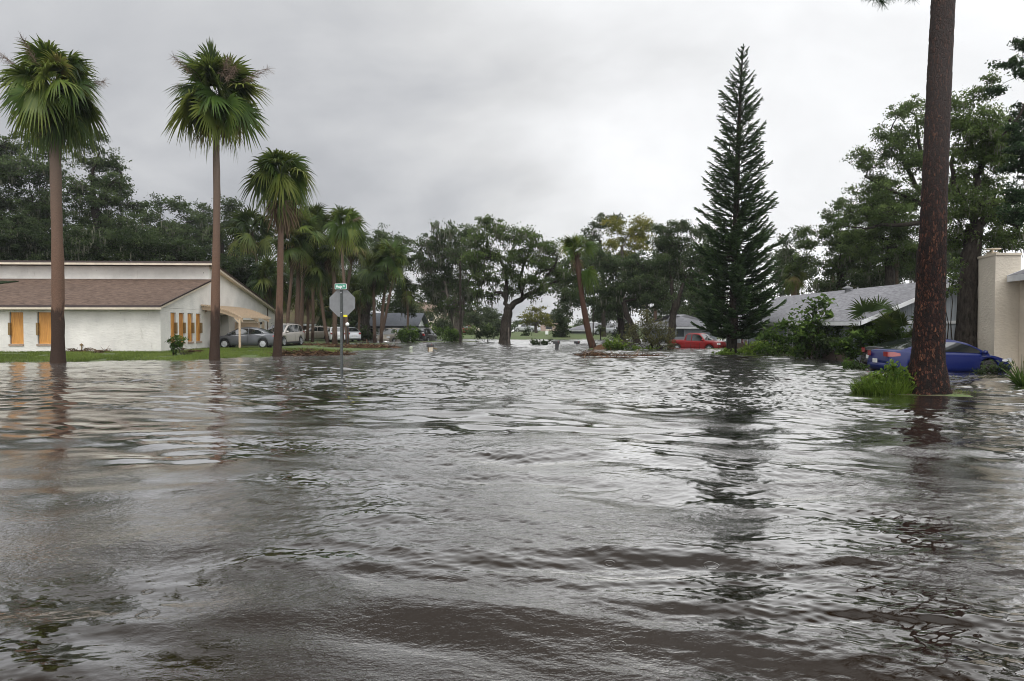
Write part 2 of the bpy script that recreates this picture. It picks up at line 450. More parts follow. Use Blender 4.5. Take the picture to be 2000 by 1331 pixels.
MT = dict(
    oak=m_leaf('oak_leaves', (0.0083, 0.0151, 0.0062), (0.0352, 0.0571, 0.0212), (0.1021, 0.1361, 0.0544)),
    oakfar=m_leaf('hazy_leaves', (0.0175, 0.0280, 0.0126), (0.0413, 0.0585, 0.0240), (0.0800, 0.1040, 0.0480)),  # paler leaves: the rain haze of distance is put into the colour
    oakbright=m_leaf('bright_leaves', (0.0124, 0.0222, 0.0056), (0.0470, 0.0767, 0.0204), (0.1312, 0.1798, 0.0535)),
    yellow=m_leaf('yellow_green_leaves', (0.0480, 0.0600, 0.0096), (0.1275, 0.1360, 0.0255), (0.2210, 0.2040, 0.0425)),
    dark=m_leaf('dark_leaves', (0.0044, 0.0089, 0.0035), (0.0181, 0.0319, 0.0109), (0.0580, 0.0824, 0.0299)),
    conifer=m_leaf('conifer_needles', (0.0077, 0.0176, 0.0083), (0.0313, 0.0587, 0.0235), (0.0826, 0.1312, 0.0486), trans=0.15),
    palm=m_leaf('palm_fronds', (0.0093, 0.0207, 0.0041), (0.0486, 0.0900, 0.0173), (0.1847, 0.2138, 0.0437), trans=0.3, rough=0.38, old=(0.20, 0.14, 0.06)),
    palmdark=m_leaf('dark_palm_fronds', (0.0072, 0.0145, 0.0041), (0.0329, 0.0579, 0.0140), (0.1166, 0.1361, 0.0331), trans=0.25, rough=0.4, old=(0.15, 0.11, 0.05)),  # darker frond green for most background palms and the palmettos
    deadfrond=m_leaf('dead_fronds', (0.035, 0.024, 0.015), (0.10, 0.068, 0.042), (0.22, 0.16, 0.10), trans=0.1, rough=0.8),
    seed=m_leaf('seed_stalks', (0.09, 0.06, 0.05), (0.17, 0.12, 0.09), (0.25, 0.19, 0.14), trans=0.1, rough=0.8),
    moss=m_leaf('hanging_moss', (0.055, 0.058, 0.040), (0.115, 0.118, 0.085), (0.18, 0.18, 0.135), trans=0.3, rough=0.9),
    shrub=m_leaf('shrub_leaves', (0.0072, 0.0176, 0.0037), (0.0329, 0.0666, 0.0117), (0.1264, 0.1944, 0.0389)),
    olive=m_leaf('olive_shrub_leaves', (0.0350, 0.0385, 0.0154), (0.0750, 0.0788, 0.0338), (0.1360, 0.1320, 0.0600)),
    grass=m_leaf('grass_blades', (0.0560, 0.0800, 0.0160), (0.1190, 0.1700, 0.0340), (0.2040, 0.2550, 0.0680), trans=0.4),
    weeds=m_leaf('weeds', (0.0210, 0.0490, 0.0070), (0.0675, 0.1200, 0.0150), (0.1600, 0.2240, 0.0400), trans=0.4),
    brown=m_leaf('brown_litter', (0.022, 0.013, 0.008), (0.075, 0.040, 0.022), (0.20, 0.125, 0.075), trans=0.05, rough=0.85),
    barkdark=m_bark('dark_bark', (0.012, 0.010, 0.008), (0.055, 0.046, 0.038)),
    barkgrey=m_bark('grey_bark', (0.05, 0.042, 0.035), (0.16, 0.14, 0.12)),
    sabal=m_sabal('sabal_trunk', 2.6), sabal2=m_sabal('sabal_trunk_plain', 0.9, (0.130, 0.088, 0.064)),
    sabaldark=m_sabal('soaked_sabal_trunk', 0.4, (0.070, 0.036, 0.024), (0.02, 0.012, 0.008)),
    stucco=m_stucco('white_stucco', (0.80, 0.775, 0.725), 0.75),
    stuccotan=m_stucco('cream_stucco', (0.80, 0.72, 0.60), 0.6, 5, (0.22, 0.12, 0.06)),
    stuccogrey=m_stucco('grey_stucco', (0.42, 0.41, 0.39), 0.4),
    tan=m_plain('tan_painted_wood', (0.56, 0.43, 0.30), 0.6, 0.12),
    cream=m_plain('cream_trim', (0.66, 0.58, 0.46), 0.6, 0.15),
    white=m_plain('white_trim', (0.70, 0.71, 0.72), 0.5, 0.12),
    shingle=m_shingle('brown_shingles', (0.105, 0.070, 0.053), (0.045, 0.028, 0.021), (0.185, 0.130, 0.100)),
    shingledark=m_shingle('dark_ridge_shingles', (0.055, 0.035, 0.03), (0.04, 0.027, 0.022), (0.08, 0.055, 0.045)),
    shinglemoss=m_shingle('mossy_shingles', (0.10, 0.075, 0.05), (0.075, 0.055, 0.04), (0.14, 0.11, 0.07), moss=0.8),
    shinglegrey=m_shingle('pale_grey_shingles', (0.21, 0.21, 0.225), (0.135, 0.135, 0.15), (0.29, 0.29, 0.305)),
    shinglecool=m_shingle('slate_grey_shingles', (0.13, 0.14, 0.16), (0.09, 0.10, 0.115), (0.18, 0.19, 0.21)),
    shinglebrown=m_shingle('weathered_brown_shingles', (0.20, 0.15, 0.12), (0.15, 0.11, 0.09), (0.25, 0.19, 0.15)),
    drip=m_plain('dark_drip_edge', (0.035, 0.018, 0.015), 0.4, 0.2),
    ply=m_ply('plywood'), brace=m_plain('weathered_brace', (0.20, 0.125, 0.045), 0.7, 0.3, 9),
    sill=m_plain('tan_sill', (0.34, 0.25, 0.19), 0.8, 0.25, 8),
    )
MT['black'] = m_plain('black_plastic', (0.012, 0.012, 0.013), 0.45, 0.2)
MT['shadow'] = m_plain('dark_interior', (0.03, 0.028, 0.025), 0.9, 0.2)
MT['siding'] = m_siding('grey_blue_vertical_siding', (0.33, 0.36, 0.39), 0.21)
MT['siding_brown'] = m_siding('brown_garage_panels', (0.10, 0.07, 0.055), 0.5, 2, 0.6)
MT['siding_tan'] = m_siding('tan_garage_panels', (0.53, 0.41, 0.30), 0.30, 2, 0.6)
MT['tire'] = m_plain('tyre_rubber', (0.015, 0.015, 0.015), 0.8, 0.2)
MT['darkalloy'] = m_plain('dark_alloy_rim', (0.08, 0.08, 0.085), 0.4, 0.1, metal=0.5)
MT['alloy'] = m_plain('alloy_rim', (0.55, 0.56, 0.58), 0.3, 0.1, metal=0.6)
MT['glass'] = m_glass('dark_glass')
MT['glass2'] = m_glass('window_glass', (0.03, 0.035, 0.04), 0.08)
MT['red'] = m_plain('red_lens', (0.26, 0.006, 0.006), 0.15, 0.1, coat=1.0)
MT['lens'] = m_plain('clear_lens', (0.65, 0.66, 0.68), 0.1, 0.1, coat=1.0)
MT['amber'] = m_plain('amber_lens', (0.6, 0.2, 0.03), 0.15, 0.1, coat=1.0)
MT['chrome'] = m_plain('chrome', (0.7, 0.7, 0.72), 0.12, 0.1, metal=1.0)
MT['plate'] = m_plain('licence_plate', (0.65, 0.66, 0.64), 0.4, 0.15, 30)
MT['steel'] = m_plain('dull_aluminium', (0.175, 0.180, 0.185), 0.6, 0.16, 6, metal=0.2)
MT['post'] = m_plain('green_steel_post', (0.062, 0.070, 0.068), 0.6, 0.35, 20)
MT['signgreen'] = m_plain('street_sign_green', (0.0, 0.20, 0.115), 0.4, 0.1)
MT['signwhite'] = m_plain('sign_white', (0.85, 0.87, 0.86), 0.4, 0.05)
MT['sticker'] = m_plain('yellow_sticker', (0.75, 0.68, 0.02), 0.5, 0.1)
MT['wood'] = m_plain('pale_post_wood', (0.62, 0.54, 0.42), 0.7, 0.25, 8)
MT['globe'] = m_plain('white_globe', (0.85, 0.85, 0.84), 0.3, 0.03)
# ------------------------------------------------------------------ ground
rs = np.random.RandomState(7)
def sdist(px_, py_, poly):
    poly = np.array(poly, float); d = np.full(px_.shape, 1e9); ins = np.zeros(px_.shape, bool)
    for i in range(len(poly)):
        a, b = poly[i], poly[(i + 1) % len(poly)]
        e = b - a; t = np.clip(((px_ - a[0]) * e[0] + (py_ - a[1]) * e[1]) / (e @ e), 0, 1)
        d = np.minimum(d, np.hypot(px_ - a[0] - t * e[0], py_ - a[1] - t * e[1]))
        c = ((a[1] > py_) != (b[1] > py_)) & (px_ < (b[0] - a[0]) * (py_ - a[1]) / (b[1] - a[1] + 1e-12) + a[0])
        ins ^= c
    return np.where(ins, d, -d)
_nk = [(rs.uniform(0.15, 2.2), rs.uniform(0, 6.28), rs.uniform(0, 6.28)) for _ in range(22)]
def lownoise(x, y, sc=1.0):
    z = 0
    for k, a, p in _nk:
        z = z + np.sin(sc * k * (x * math.cos(a) + y * math.sin(a)) + p + 0.8 * np.sin(sc * k * 0.6 * (y * math.cos(a) - x * math.sin(a)) + 2 * p)) / (1 + k)
    return z / 3.2
LAWN = [(-90, 32.8), (-25, 33.6), (-17.2, 35.8), (-14.0, 40.0), (-11.0, 46), (-9.0, 51.5), (-10.5, 55), (-14.5, 58), (-16, 74), (-20, 95), (-90, 110)]
RIGHT = [(14.0, 40.6), (17.0, 39.2), (18.6, 36.5), (18.8, 30.6), (24, 30), (90, 28), (90, 110), (26, 80), (15.5, 56), (13.4, 45)]
FAR = [(-400, 86), (-6, 86), (0, 84), (16, 85), (400, 86), (400, 1400), (-400, 1400)]
MOUNDS = [(11.2, 18.2, 0.95, 0.09), (10.2, 18.4, 0.9, 0.05), (6.15, 50.6, 0.8, 0.10), (13.9, 43.4, 1.0, 0.07), (18.9, 20.3, 0.8, 0.08),
          (-13.6, 66, 2.2, 0.1), (-9.5, 75, 3.0, 0.1), (-5.9, 75, 3.0, 0.1)]
def ground_z(x, y):
    x = np.asarray(x, float); y = np.asarray(y, float)
    nz = lownoise(x, y, 1.2) * 0.5
    z = np.full(np.broadcast(x, y).shape, -0.42)
    for poly, h, wd in ((LAWN, 0.22, 1.7), (RIGHT, 0.14, 1.5), (FAR, 0.40, 14.0)):
        d = sdist(x, y, poly) + nz * (1.0 if wd < 5 else 2.0)
        up = np.where(d > 0, h * (1 - np.exp(-np.maximum(d, 0) / wd)), np.maximum(d * 0.10, -0.42))
        z = np.maximum(z, up)
    for mx_, my_, r, h in MOUNDS:
        q = np.hypot(x - mx_, y - my_) / r
        z = np.maximum(z, h * (1 - q ** 2) + nz * 0.05 - np.where(q > 2.2, 1, 0))
    return z
def gz(x, y): return float(ground_z(np.array([x]), np.array([y]))[0])

gx = np.concatenate([-np.geomspace(1500, 41, 22), np.linspace(-40, 40, 321), np.geomspace(41, 1500, 22)])
gy = np.concatenate([-np.geomspace(300, 5, 8), np.linspace(0, 100, 401), np.geomspace(101, 1600, 30)])
XX, YY = np.meshgrid(gx, gy, indexing='ij')
ZZ = ground_z(XX, YY)
nx, ny = XX.shape
i = np.arange(nx - 1)[:, None] * ny; j = np.arange(ny - 1)[None]
q = np.stack([i + j, i + ny + j, i + ny + j + 1, i + j + 1], -1).reshape(-1, 4)
mb = MB(); mb.add(np.stack([XX, YY, ZZ], -1), q)
m, t, b = newmat('lawn_and_litter')
v = coords(t)
n1 = noise(t, v, 0.7, 5, 0.6); n2 = noise(t, v, 9.0, 5, 0.7)
c = mixc(t, ramp(t, n2, [(0.3, 0.0), (0.7, 1.0)]), (0.045, 0.070, 0.020), (0.10, 0.14, 0.038))
c = mixc(t, ramp(t, n1, [(0.52, 0.0), (0.66, 0.85)]), c, (0.075, 0.055, 0.035))
t.links.new(c, b.inputs['Base Color']); b.inputs['Roughness'].default_value = 0.9
bump(t, b, n2, 0.8, 0.05)
tag(mb.build('ground', m, smooth=True), kind='structure')

# ------------------------------------------------------------------ flood water
def water_height(x, y, sp):
    r_ = np.random.RandomState(11)
    lw = lownoise(x, y, 0.33)
    patch = 1 / (1 + np.exp(-6.0 * (lownoise(x + 40, y * 1.3 + 17, 0.55) + 0.08)))        # ruffled against calm water
    wx = x + 0.55 * lownoise(x, y, 0.5); wy = y + 0.45 * lownoise(x + 9, y - 4, 0.6)
    z = np.zeros_like(x); r0_ = np.hypot(x, y)
    for lam in np.geomspace(4.6, 0.075, 96):
        lam = lam * r_.uniform(0.95, 1.05)
        k = 2 * math.pi / lam
        th = math.radians(78) + r_.normal(0, 0.36 if lam > 0.8 else (0.48 if lam > 0.2 else 0.75))
        ph = r_.uniform(0, 6.28)
        if lam > 1.4: s = 0.010 + 0.013 / (1 + np.exp((r0_ - 13) / 3))
        elif lam > 0.35: s = 0.028
        else: s = 0.028
        fade = np.clip((lam / sp - 2.0) / 1.5, 0, 1)
        if not fade.any(): continue
        a = s / k * fade
        if lam < 0.5: a = a * (0.10 + 1.1 * patch)
        arg = k * (wx * math.cos(th) + wy * math.sin(th)) + ph + lw * 1.3
        c_ = np.sin(arg)
        mod = 0.65 + 0.5 * np.sin(0.21 * k * (wx * math.cos(th + 1.2) + wy * math.sin(th + 1.2)) + ph * 3)
        z += a * mod * (c_ + 0.22 * c_ * c_)
    # open street is windier; water in the lee of the house and lawn lies calmer
    rr_ = np.hypot(x, y)
    wind = 0.80 - 0.28 / (1 + np.exp((x + 0.30 * y + 1.0) / 1.6)) + 0.8 / (1 + np.exp(-(rr_ - 15) / 4.0)) * (0.25 + 0.75 / (1 + np.exp(-(x + 0.16 * y + 1.5) / 2.2)))
    return z * wind
ang = np.concatenate([np.linspace(-42, 42, 1100), np.linspace(44, 316, 69)])
ang = np.radians(ang)
rr = np.concatenate([np.geomspace(0.3, 1.9, 10), np.geomspace(2.0, 105, 1900), np.geomspace(115, 420, 6)])
AA, RR = np.meshgrid(ang, rr, indexing='ij')
WX, WY = RR * np.sin(AA), RR * np.cos(AA)
spc = np.maximum(RR * 0.0021, RR * 0.0014)
spc = np.where(np.abs(AA) > math.radians(43), 1e3, spc)
WZ = water_height(WX.ravel(), WY.ravel(), spc.ravel()).reshape(RR.shape)
WZ *= np.clip((110 - RR) / 40, 0, 1)
na, nr = RR.shape
i = np.arange(na)[:, None]; i2 = (i + 1) % na; j = np.arange(nr - 1)[None]
q = np.stack([i * nr + j, i * nr + j + 1, i2 * nr + j + 1, i2 * nr + j], -1).reshape(-1, 4)
mb = MB(); mb.add(np.stack([WX, WY, WZ], -1), q)
m, t, b = newmat('flood_water')
v = coords(t)
nb = noise(t, v, 0.35, 4, 0.6)
c = mixc(t, ramp(t, nb, [(0.3, 0.0), (0.7, 1.0)]), (0.0085, 0.0052, 0.0028), (0.0140, 0.0086, 0.0048))
t.links.new(c, b.inputs['Base Color'])
b.inputs['Specular IOR Level'].default_value = 0.0
gl = nd(t, 'ShaderNodeBsdfGlossy'); gl.inputs['Color'].default_value = (0.97, 0.96, 0.945, 1)
cdn = nd(t, 'ShaderNodeNewGeometry'); ln_ = nd(t, 'ShaderNodeVectorMath', operation='LENGTH'); t.links.new(cdn.outputs['Position'], ln_.inputs[0])
mr_ = nd(t, 'ShaderNodeMapRange'); mr_.inputs[1].default_value = 4; mr_.inputs[2].default_value = 45; mr_.inputs[3].default_value = 0.03; mr_.inputs[4].default_value = 0.20; t.links.new(ln_.outputs['Value'], mr_.inputs[0]); t.links.new(mr_.outputs[0], gl.inputs['Roughness'])
# fine wind ripples, stronger in ruffled patches, plus rain rings
pn = ramp(t, noise(t, coords(t, (0.5, 0.8, 1)), 0.55, 3, 0.5, 0.4), [(0.42, 0.06), (0.60, 1.0)])
r1 = noise(t, coords(t, (1.0, 1.7, 1)), 13, 3, 0.6, 0.4)
r2 = noise(t, coords(t, (1.0, 1.5, 1)), 34, 2, 0.6, 0.2)
def mm(op, a, b_=None, cl=False):
    n = nd(t, 'ShaderNodeMath', operation=op); n.use_clamp = cl
    for i_, x_ in enumerate((a, b_)):
        if x_ is None: continue
        if isinstance(x_, (int, float)): n.inputs[i_].default_value = x_
        else: t.links.new(x_, n.inputs[i_])
    return n.outputs[0]
hgt = mm('MULTIPLY', mm('ADD', mm('MULTIPLY', r1, 0.0105), mm('MULTIPLY', r2, 0.0034)), pn)
bf = nd(t, 'ShaderNodeMapRange'); bf.inputs[1].default_value = 5; bf.inputs[2].default_value = 18; bf.inputs[3].default_value = 1.0; bf.inputs[4].default_value = 0.15; t.links.new(ln_.outputs['Value'], bf.inputs[0]); hgt = mm('MULTIPLY', hgt, bf.outputs[0])
for sc_, loc_ in ((1.5, (0, 0, 0)), (2.3, (5.3, 2.2, 0))):
    vo = nd(t, 'ShaderNodeTexVoronoi', voronoi_dimensions='2D'); vo.inputs['Scale'].default_value = sc_
    t.links.new(coords(t, (1, 1, 1), 'Object', loc_), vo.inputs['Vector'])
    sp = nd(t, 'ShaderNodeSeparateColor'); t.links.new(vo.outputs['Color'], sp.inputs[0])
    R_ = mm('ADD', mm('MULTIPLY', sp.outputs[0], 0.13), 0.035)
    dd = mm('SUBTRACT', vo.outputs['Distance'], R_)
    gs = mm('EXPONENT', mm('MULTIPLY', mm('MULTIPLY', dd, dd), -1700.0))
    wv = mm('MULTIPLY', mm('COSINE', mm('MULTIPLY', dd, 130.0)), gs)
    on = mm('GREATER_THAN', sp.outputs[1], 0.80)
    hgt = mm('ADD', hgt, mm('MULTIPLY', mm('MULTIPLY', wv, on), 0.0012))
bn = bump(t, b, hgt, 1.0, 1.0)
t.links.new(bn.outputs[0], gl.inputs['Normal'])
lw_ = nd(t, 'ShaderNodeLayerWeight'); lw_.inputs['Blend'].default_value = 0.5; t.links.new(bn.outputs[0], lw_.inputs['Normal'])
fq = nd(t, 'ShaderNodeMapRange', interpolation_type='SMOOTHSTEP'); fq.inputs[1].default_value = 0.48; fq.inputs[2].default_value = 0.89; fq.inputs[3].default_value = 0.03; fq.inputs[4].default_value = 0.97; t.links.new(lw_.outputs['Facing'], fq.inputs[0]); fr2 = fq.outputs[0]
ms = nd(t, 'ShaderNodeMixShader'); t.links.new(fr2, ms.inputs[0]); t.links.new(b.outputs[0], ms.inputs[1]); t.links.new(gl.outputs[0], ms.inputs[2])
t.links.new(ms.outputs[0], t.nodes['Material Output'].inputs[0])
tag(mb.build('water', m, smooth=True), kind='structure')
del AA, RR, WX, WY, WZ, spc, q

# ------------------------------------------------------------------ foliage generators
def unit(v): return v / np.maximum(np.linalg.norm(v, axis=-1, keepdims=True), 1e-9)
def add_leaves(mb, c, L_, W_, r, var, up=0.35, mi=0):
    """one rhombic leaf per centre, random orientation, biased to face upward"""
    n = len(c)
    nrm = unit(r.normal(size=(n, 3)) + np.array([0, 0, up]))
    tg = unit(np.cross(nrm, r.normal(size=(n, 3)))); bt = np.cross(nrm, tg)
    L_ = L_ * r.uniform(0.6, 1.35, (n, 1)); W_ = W_ * r.uniform(0.6, 1.3, (n, 1))
    v = np.stack([c + tg * L_ / 2, c + bt * W_ / 2 + nrm * W_ * 0.18, c - tg * L_ / 2, c - bt * W_ / 2 + nrm * W_ * 0.18], 1).reshape(-1, 3)
    f = np.arange(4 * n).reshape(-1, 4)
    mb.add(v, f, np.repeat(var, 4), mi)
def add_strips(mb, p0, p1, w0, w1, r, var, mi=0, sag=0.0, seg=2):
    """thin blades from p0 to p1"""
    n = len(p0)
    d = unit(p1 - p0); s = unit(np.cross(d, unit(r.normal(size=(n, 3)))))
    vs = []
    for k in range(seg + 1):
        f = k / seg
        p = p0 + (p1 - p0) * f; p = p - np.array([0, 0, 1.0]) * (sag * f * (1 - f) * 4 * (np.linalg.norm(p1 - p0, axis=1, keepdims=True)) if sag else 0)
        w_ = (np.asarray(w0) * (1 - f) + np.asarray(w1) * f)
        w_ = np.broadcast_to(w_, (n,))[:, None]
        vs += [p - s * w_ / 2, p + s * w_ / 2]
    m_ = 2 * (seg + 1)
    v = np.stack(vs, 1).reshape(-1, 3)
    base = np.arange(n)[:, None] * m_
    fs = [base + np.array([2 * k, 2 * k + 1, 2 * k + 3, 2 * k + 2])[None] for k in range(seg)]
    mb.add(v, np.concatenate(fs), np.repeat(np.broadcast_to(var, (n,)), m_), mi)
def add_twigs(mb, p0, p1, r0, r1, r, var=0.5, mi=0):
    n = len(p0)
    if n == 0: return
    mid = (p0 + p1) / 2 + r.normal(size=(n, 3)) * np.linalg.norm(p1 - p0, axis=1, keepdims=True) * 0.10
    th = np.arange(3) * 2.094
    d = unit(p1 - p0); a = unit(np.cross(d, np.array([0.3, 0.2, 0.9]))); b_ = np.cross(d, a)
    ring = np.cos(th)[None, :, None] * a[:, None] + np.sin(th)[None, :, None] * b_[:, None]
    v = np.stack([p0[:, None] + ring * r0, mid[:, None] + ring * (r0 + r1) / 2, p1[:, None] + ring * r1], 1).reshape(-1, 3)
    base = np.arange(n)[:, None] * 9; fs = []
    for k in range(2):
        for j_ in range(3):
            j2 = (j_ + 1) % 3
            fs.append(base + np.array([3 * k + j_, 3 * k + j2, 3 * k + 3 + j2, 3 * k + 3 + j_])[None])
    mb.add(v, np.concatenate(fs), var, mi)
def curve(p0, p1, r, bow=0.15, n=7, sagdir=(0, 0, 1)):
    p0 = np.array(p0, float); p1 = np.array(p1, float); d = p1 - p0; ln = np.linalg.norm(d)
    off = r.normal(size=3) * ln * bow * 0.6 + np.array(sagdir) * ln * bow
    t_ = np.linspace(0, 1, n)[:, None]
    pts = p0 + d * t_ + off * (4 * t_ * (1 - t_)) * 0.5
    pts[1:-1] += r.normal(size=(n - 2, 3)) * ln * 0.018
    return pts

def foliage(mbc, mbl, blobs, r, leaf, clump, dens=5.0, lpc=30, flat=0.6, var_shift=0.0, twr=0.02):
    """blobs: list of (centre, (rx, ry, rz)).  Leaf clumps through each blob, a twig to each clump"""
    allc = []
    for c, rad in blobs:
        rm = (rad[0] * rad[1] * rad[2]) ** (1 / 3)
        n = max(5, int(dens * (rm / clump) ** 2))
        d = unit(r.normal(size=(n, 3)) + np.array([0, 0, 0.15]))
        q_ = r.uniform(0, 1, (n, 1)) ** 0.42 * (1 + 0.22 * r.normal(size=(n, 1)))
        cc = c + d * q_ * np.array(rad)
        allc.append(cc)
        if mbl is not None:
            src = c + (cc - c) * r.uniform(0.0, 0.45, (n, 1)) * 0.8
            add_twigs(mbl, src, cc, twr, twr * 0.35, r)
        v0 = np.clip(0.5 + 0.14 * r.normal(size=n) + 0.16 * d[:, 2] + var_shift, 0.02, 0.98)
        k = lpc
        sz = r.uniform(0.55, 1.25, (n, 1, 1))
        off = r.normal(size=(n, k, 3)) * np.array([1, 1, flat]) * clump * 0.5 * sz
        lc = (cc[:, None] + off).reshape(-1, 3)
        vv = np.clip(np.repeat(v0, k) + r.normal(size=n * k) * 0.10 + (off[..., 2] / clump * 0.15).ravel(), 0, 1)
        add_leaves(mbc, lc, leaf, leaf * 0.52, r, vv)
    return np.concatenate(allc)

def oak(label, Yd, trunk, blobs, seed, mat='oak', bark='barkdark', r0=0.45, leaf=0.0034, clump=0.0085, dens=5.0, lpc=28, moss=0.0,
        name='oak_tree', cat='tree', group=None, limbs=None, depth=1.0, thick=0.8, zbase=None, shift=0.0, stems=None, moss_len=1.0, flat=0.6, twr=None, up=None):
    """trunk: [(px,py)...] foot to fork in photo pixels at depth Yd;  blobs: [(px,py,rpx[,rpy])]"""
    r = np.random.RandomState(seed)
    b0 = P(trunk[0][0], trunk[0][1], Yd)
    zb = gz(b0[0], Yd) if zbase is None else zbase
    root = thing(name, label, cat, (b0[0], Yd, min(zb, b0[2]) if zbase is None else zbase), group)
    s_ = S(Yd)
    lm = MB(); cr = MB()
    tp = [P(a, b_, Yd) for a, b_ in trunk]
    tp[0][2] = min(zb, tp[0][2]) - 0.1
    tp = np.array(tp)
    tt = np.linspace(0, 1, len(tp)); te = np.linspace(0, 1, max(6, len(tp) * 3))
    tp2 = np.stack([np.interp(te, tt, tp[:, k]) for k in range(3)], 1)
    tp2[1:-1] += r.normal(size=(len(tp2) - 2, 3)) * r0 * 0.08
    rad = r0 * (1 - 0.35 * te); rad[0] *= 1.5; rad[1] *= 1.12
    wob = 1 + 0.10 * r.normal(size=(len(te), 9))
    lm.tube(tp2, rad, 9, wob=wob)
    fork = tp2[-1]
    B3 = []
    for bl in blobs:
        rx = bl[2] * s_; rz = (bl[3] if len(bl) > 3 else bl[2] * 0.8) * s_
        ry = rx * depth * r.uniform(0.8, 1.2)
        c = P(bl[0], bl[1], Yd) + np.array([0, r.uniform(-1, 1) * rx * 1.1 * depth, 0])
        B3.append((c, (rx, ry, rz)))
    # main limbs: explicit ones in pixels, then to every blob from the nearest limb point
    nodes = [(fork, r0 * 0.62)]
    for li in (limbs or []):
        pts = np.array([P(a, b_, Yd) for a, b_ in li[0]]); pts[:, 1] += np.linspace(0, li[2] if len(li) > 2 else 0, len(pts))
        ti = np.linspace(0, 1, len(pts)); te = np.linspace(0, 1, len(pts) * 3)
        pts = np.stack([np.interp(te, ti, pts[:, k]) for k in range(3)], 1)
        pts[1:] += r.normal(size=(len(pts) - 1, 3)) * 0.06
        ra = np.linspace(li[1], li[1] * 0.4, len(pts))
        lm.tube(pts, ra, 7)
        nodes += [(pts[k], ra[k]) for k in range(2, len(pts))]
    order = sorted(range(len(B3)), key=lambda k: np.linalg.norm(B3[k][0] - fork))
    for k in order:
        c = B3[k][0]
        dd = [np.linalg.norm(c - n_[0]) + (2.0 if n_[0][2] > c[2] + 0.5 else 0) for n_ in nodes]
        kk = int(np.argmin(dd)); p, ra = nodes[kk]
        pts = curve(p, c, r, 0.10, 7, (0, 0, 0.6))
        r1 = min(ra * 0.75, max(0.04, 0.028 * dd[kk] + 0.03))
        rad = np.linspace(r1, r1 * 0.35, 7)
        lm.tube(pts, rad, 6)
        nodes += [(pts[3], rad[3]), (pts[-1], rad[-1])]
    tw = twr or max(0.012, 0.0005 * Yd)
    cc = foliage(cr, lm, B3, r, leaf * Yd, clump * Yd, dens * 1.1, int(lpc * 1.9), flat, shift, tw)
    lm.build('trunk', MT[bark], root, smooth=True)
    cr.build('crown', MT[mat], root)
    if moss > 0:
        mo = MB()
        n = int(len(cc) * moss)
        c0 = cc[r.choice(len(cc), n)]
        k = 7
        st = np.repeat(c0, k, 0) + r.normal(size=(n * k, 3)) * clump * Yd * np.array([0.35, 0.35, 0.25])
        ln = r.uniform(0.3, 1.5, (n * k, 1)) * moss_len * Yd * 0.009
        en = st + np.concatenate([r.normal(size=(n * k, 2)) * 0.12, -np.ones((n * k, 1))], 1) * ln
        add_strips(mo, st, en, 0.0017 * Yd, 0.0004 * Yd, r, np.clip(r.normal(0.5, 0.2, n * k), 0, 1), seg=2)
        tag(mo.build('hanging_moss', MT['moss'], root), kind='stuff')
    return root

def frond(mb, base, az, el, pet, fan, r, var, nseg=22, droop=0.5, wmul=1.0, spread=118):
    """costapalmate fan leaf: petiole, then pleated segments round its end"""
    d = np.array([math.cos(az) * math.cos(el), math.sin(az) * math.cos(el), math.sin(el)])
    side = np.array([-math.sin(az), math.cos(az), 0.0])
    n_ = 4; pts = []
    p = np.array(base, float); e = el
    for k in range(n_ + 1):
        pts.append(p.copy())
        e -= droop * 0.09
        dd = np.array([math.cos(az) * math.cos(e), math.sin(az) * math.cos(e), math.sin(e)])
        p = p + dd * pet / n_
    pts = np.array(pts)
    w_ = 0.05 * wmul
    vv = np.concatenate([pts - side * w_ * 0.5, pts + side * w_ * 0.5]); k1 = n_ + 1
    mb.add(vv, [(k, k + 1, k1 + k + 1, k1 + k) for k in range(n_)], np.clip(var + 0.1, 0, 0.9))
    hub = pts[-1]
    e -= abs(r.normal()) * 0.32 * droop * (1.0 - 0.6 * max(0.0, math.sin(el)))                      # the blade hinges down from its stalk
    dd = np.array([math.cos(az) * math.cos(e), math.sin(az) * math.cos(e), math.sin(e)])
    roll = r.normal() * 1.0
    upv = unit(np.cross(dd, side)) * -1
    s2 = side * math.cos(roll) + upv * math.sin(roll); u2 = np.cross(s2, dd)
    a = np.radians(np.linspace(-spread, spread, nseg)) + r.normal(size=nseg) * 0.035
    ln = fan * (0.62 + 0.38 * np.cos(a * 0.62)) * r.uniform(0.88, 1.08, nseg)
    fold = r.uniform(0.1, 0.5)                                        # the blade arches along its rib
    dirs = np.cos(a)[:, None] * dd + np.sin(a)[:, None] * s2 - (np.abs(np.sin(a)) * fold)[:, None] * u2 * np.sign(u2[2] if abs(u2[2]) > .05 else 1)
    dirs = unit(dirs)
    tt = np.array([0.0, 0.35, 0.68, 1.0]); g = np.array([0, -0.03, -0.20, -0.62]) * droop
    cen = hub + dirs[:, None] * (ln[:, None, None] * tt[None, :, None]) + np.array([0, 0, 1.0]) * (ln[:, None] * g[None])[..., None] * r.uniform(0.6, 1.4, (nseg, 1, 1))
    wd = np.cross(dirs, u2); wd = unit(wd)
    ws = fan * 0.040 * wmul * np.array([0.35, 1.0, 0.7, 0.05])
    lft = cen - wd[:, None] * ws[None, :, None]; rgt = cen + wd[:, None] * ws[None, :, None]
    v = np.stack([lft, rgt], 2).reshape(nseg, 8, 3)
    base_i = np.arange(nseg)[:, None] * 8
    f = np.concatenate([base_i + np.array([2 * k, 2 * k + 1, 2 * k + 3, 2 * k + 2])[None] for k in range(3)])
    vr = np.clip(var + r.normal(size=(nseg, 1)) * 0.05 + np.array([0, 0, 0, 0, 0.03, 0.03, 0.10, 0.10])[None], 0, 1)
    mb.add(v.reshape(-1, 3), f, vr.ravel())

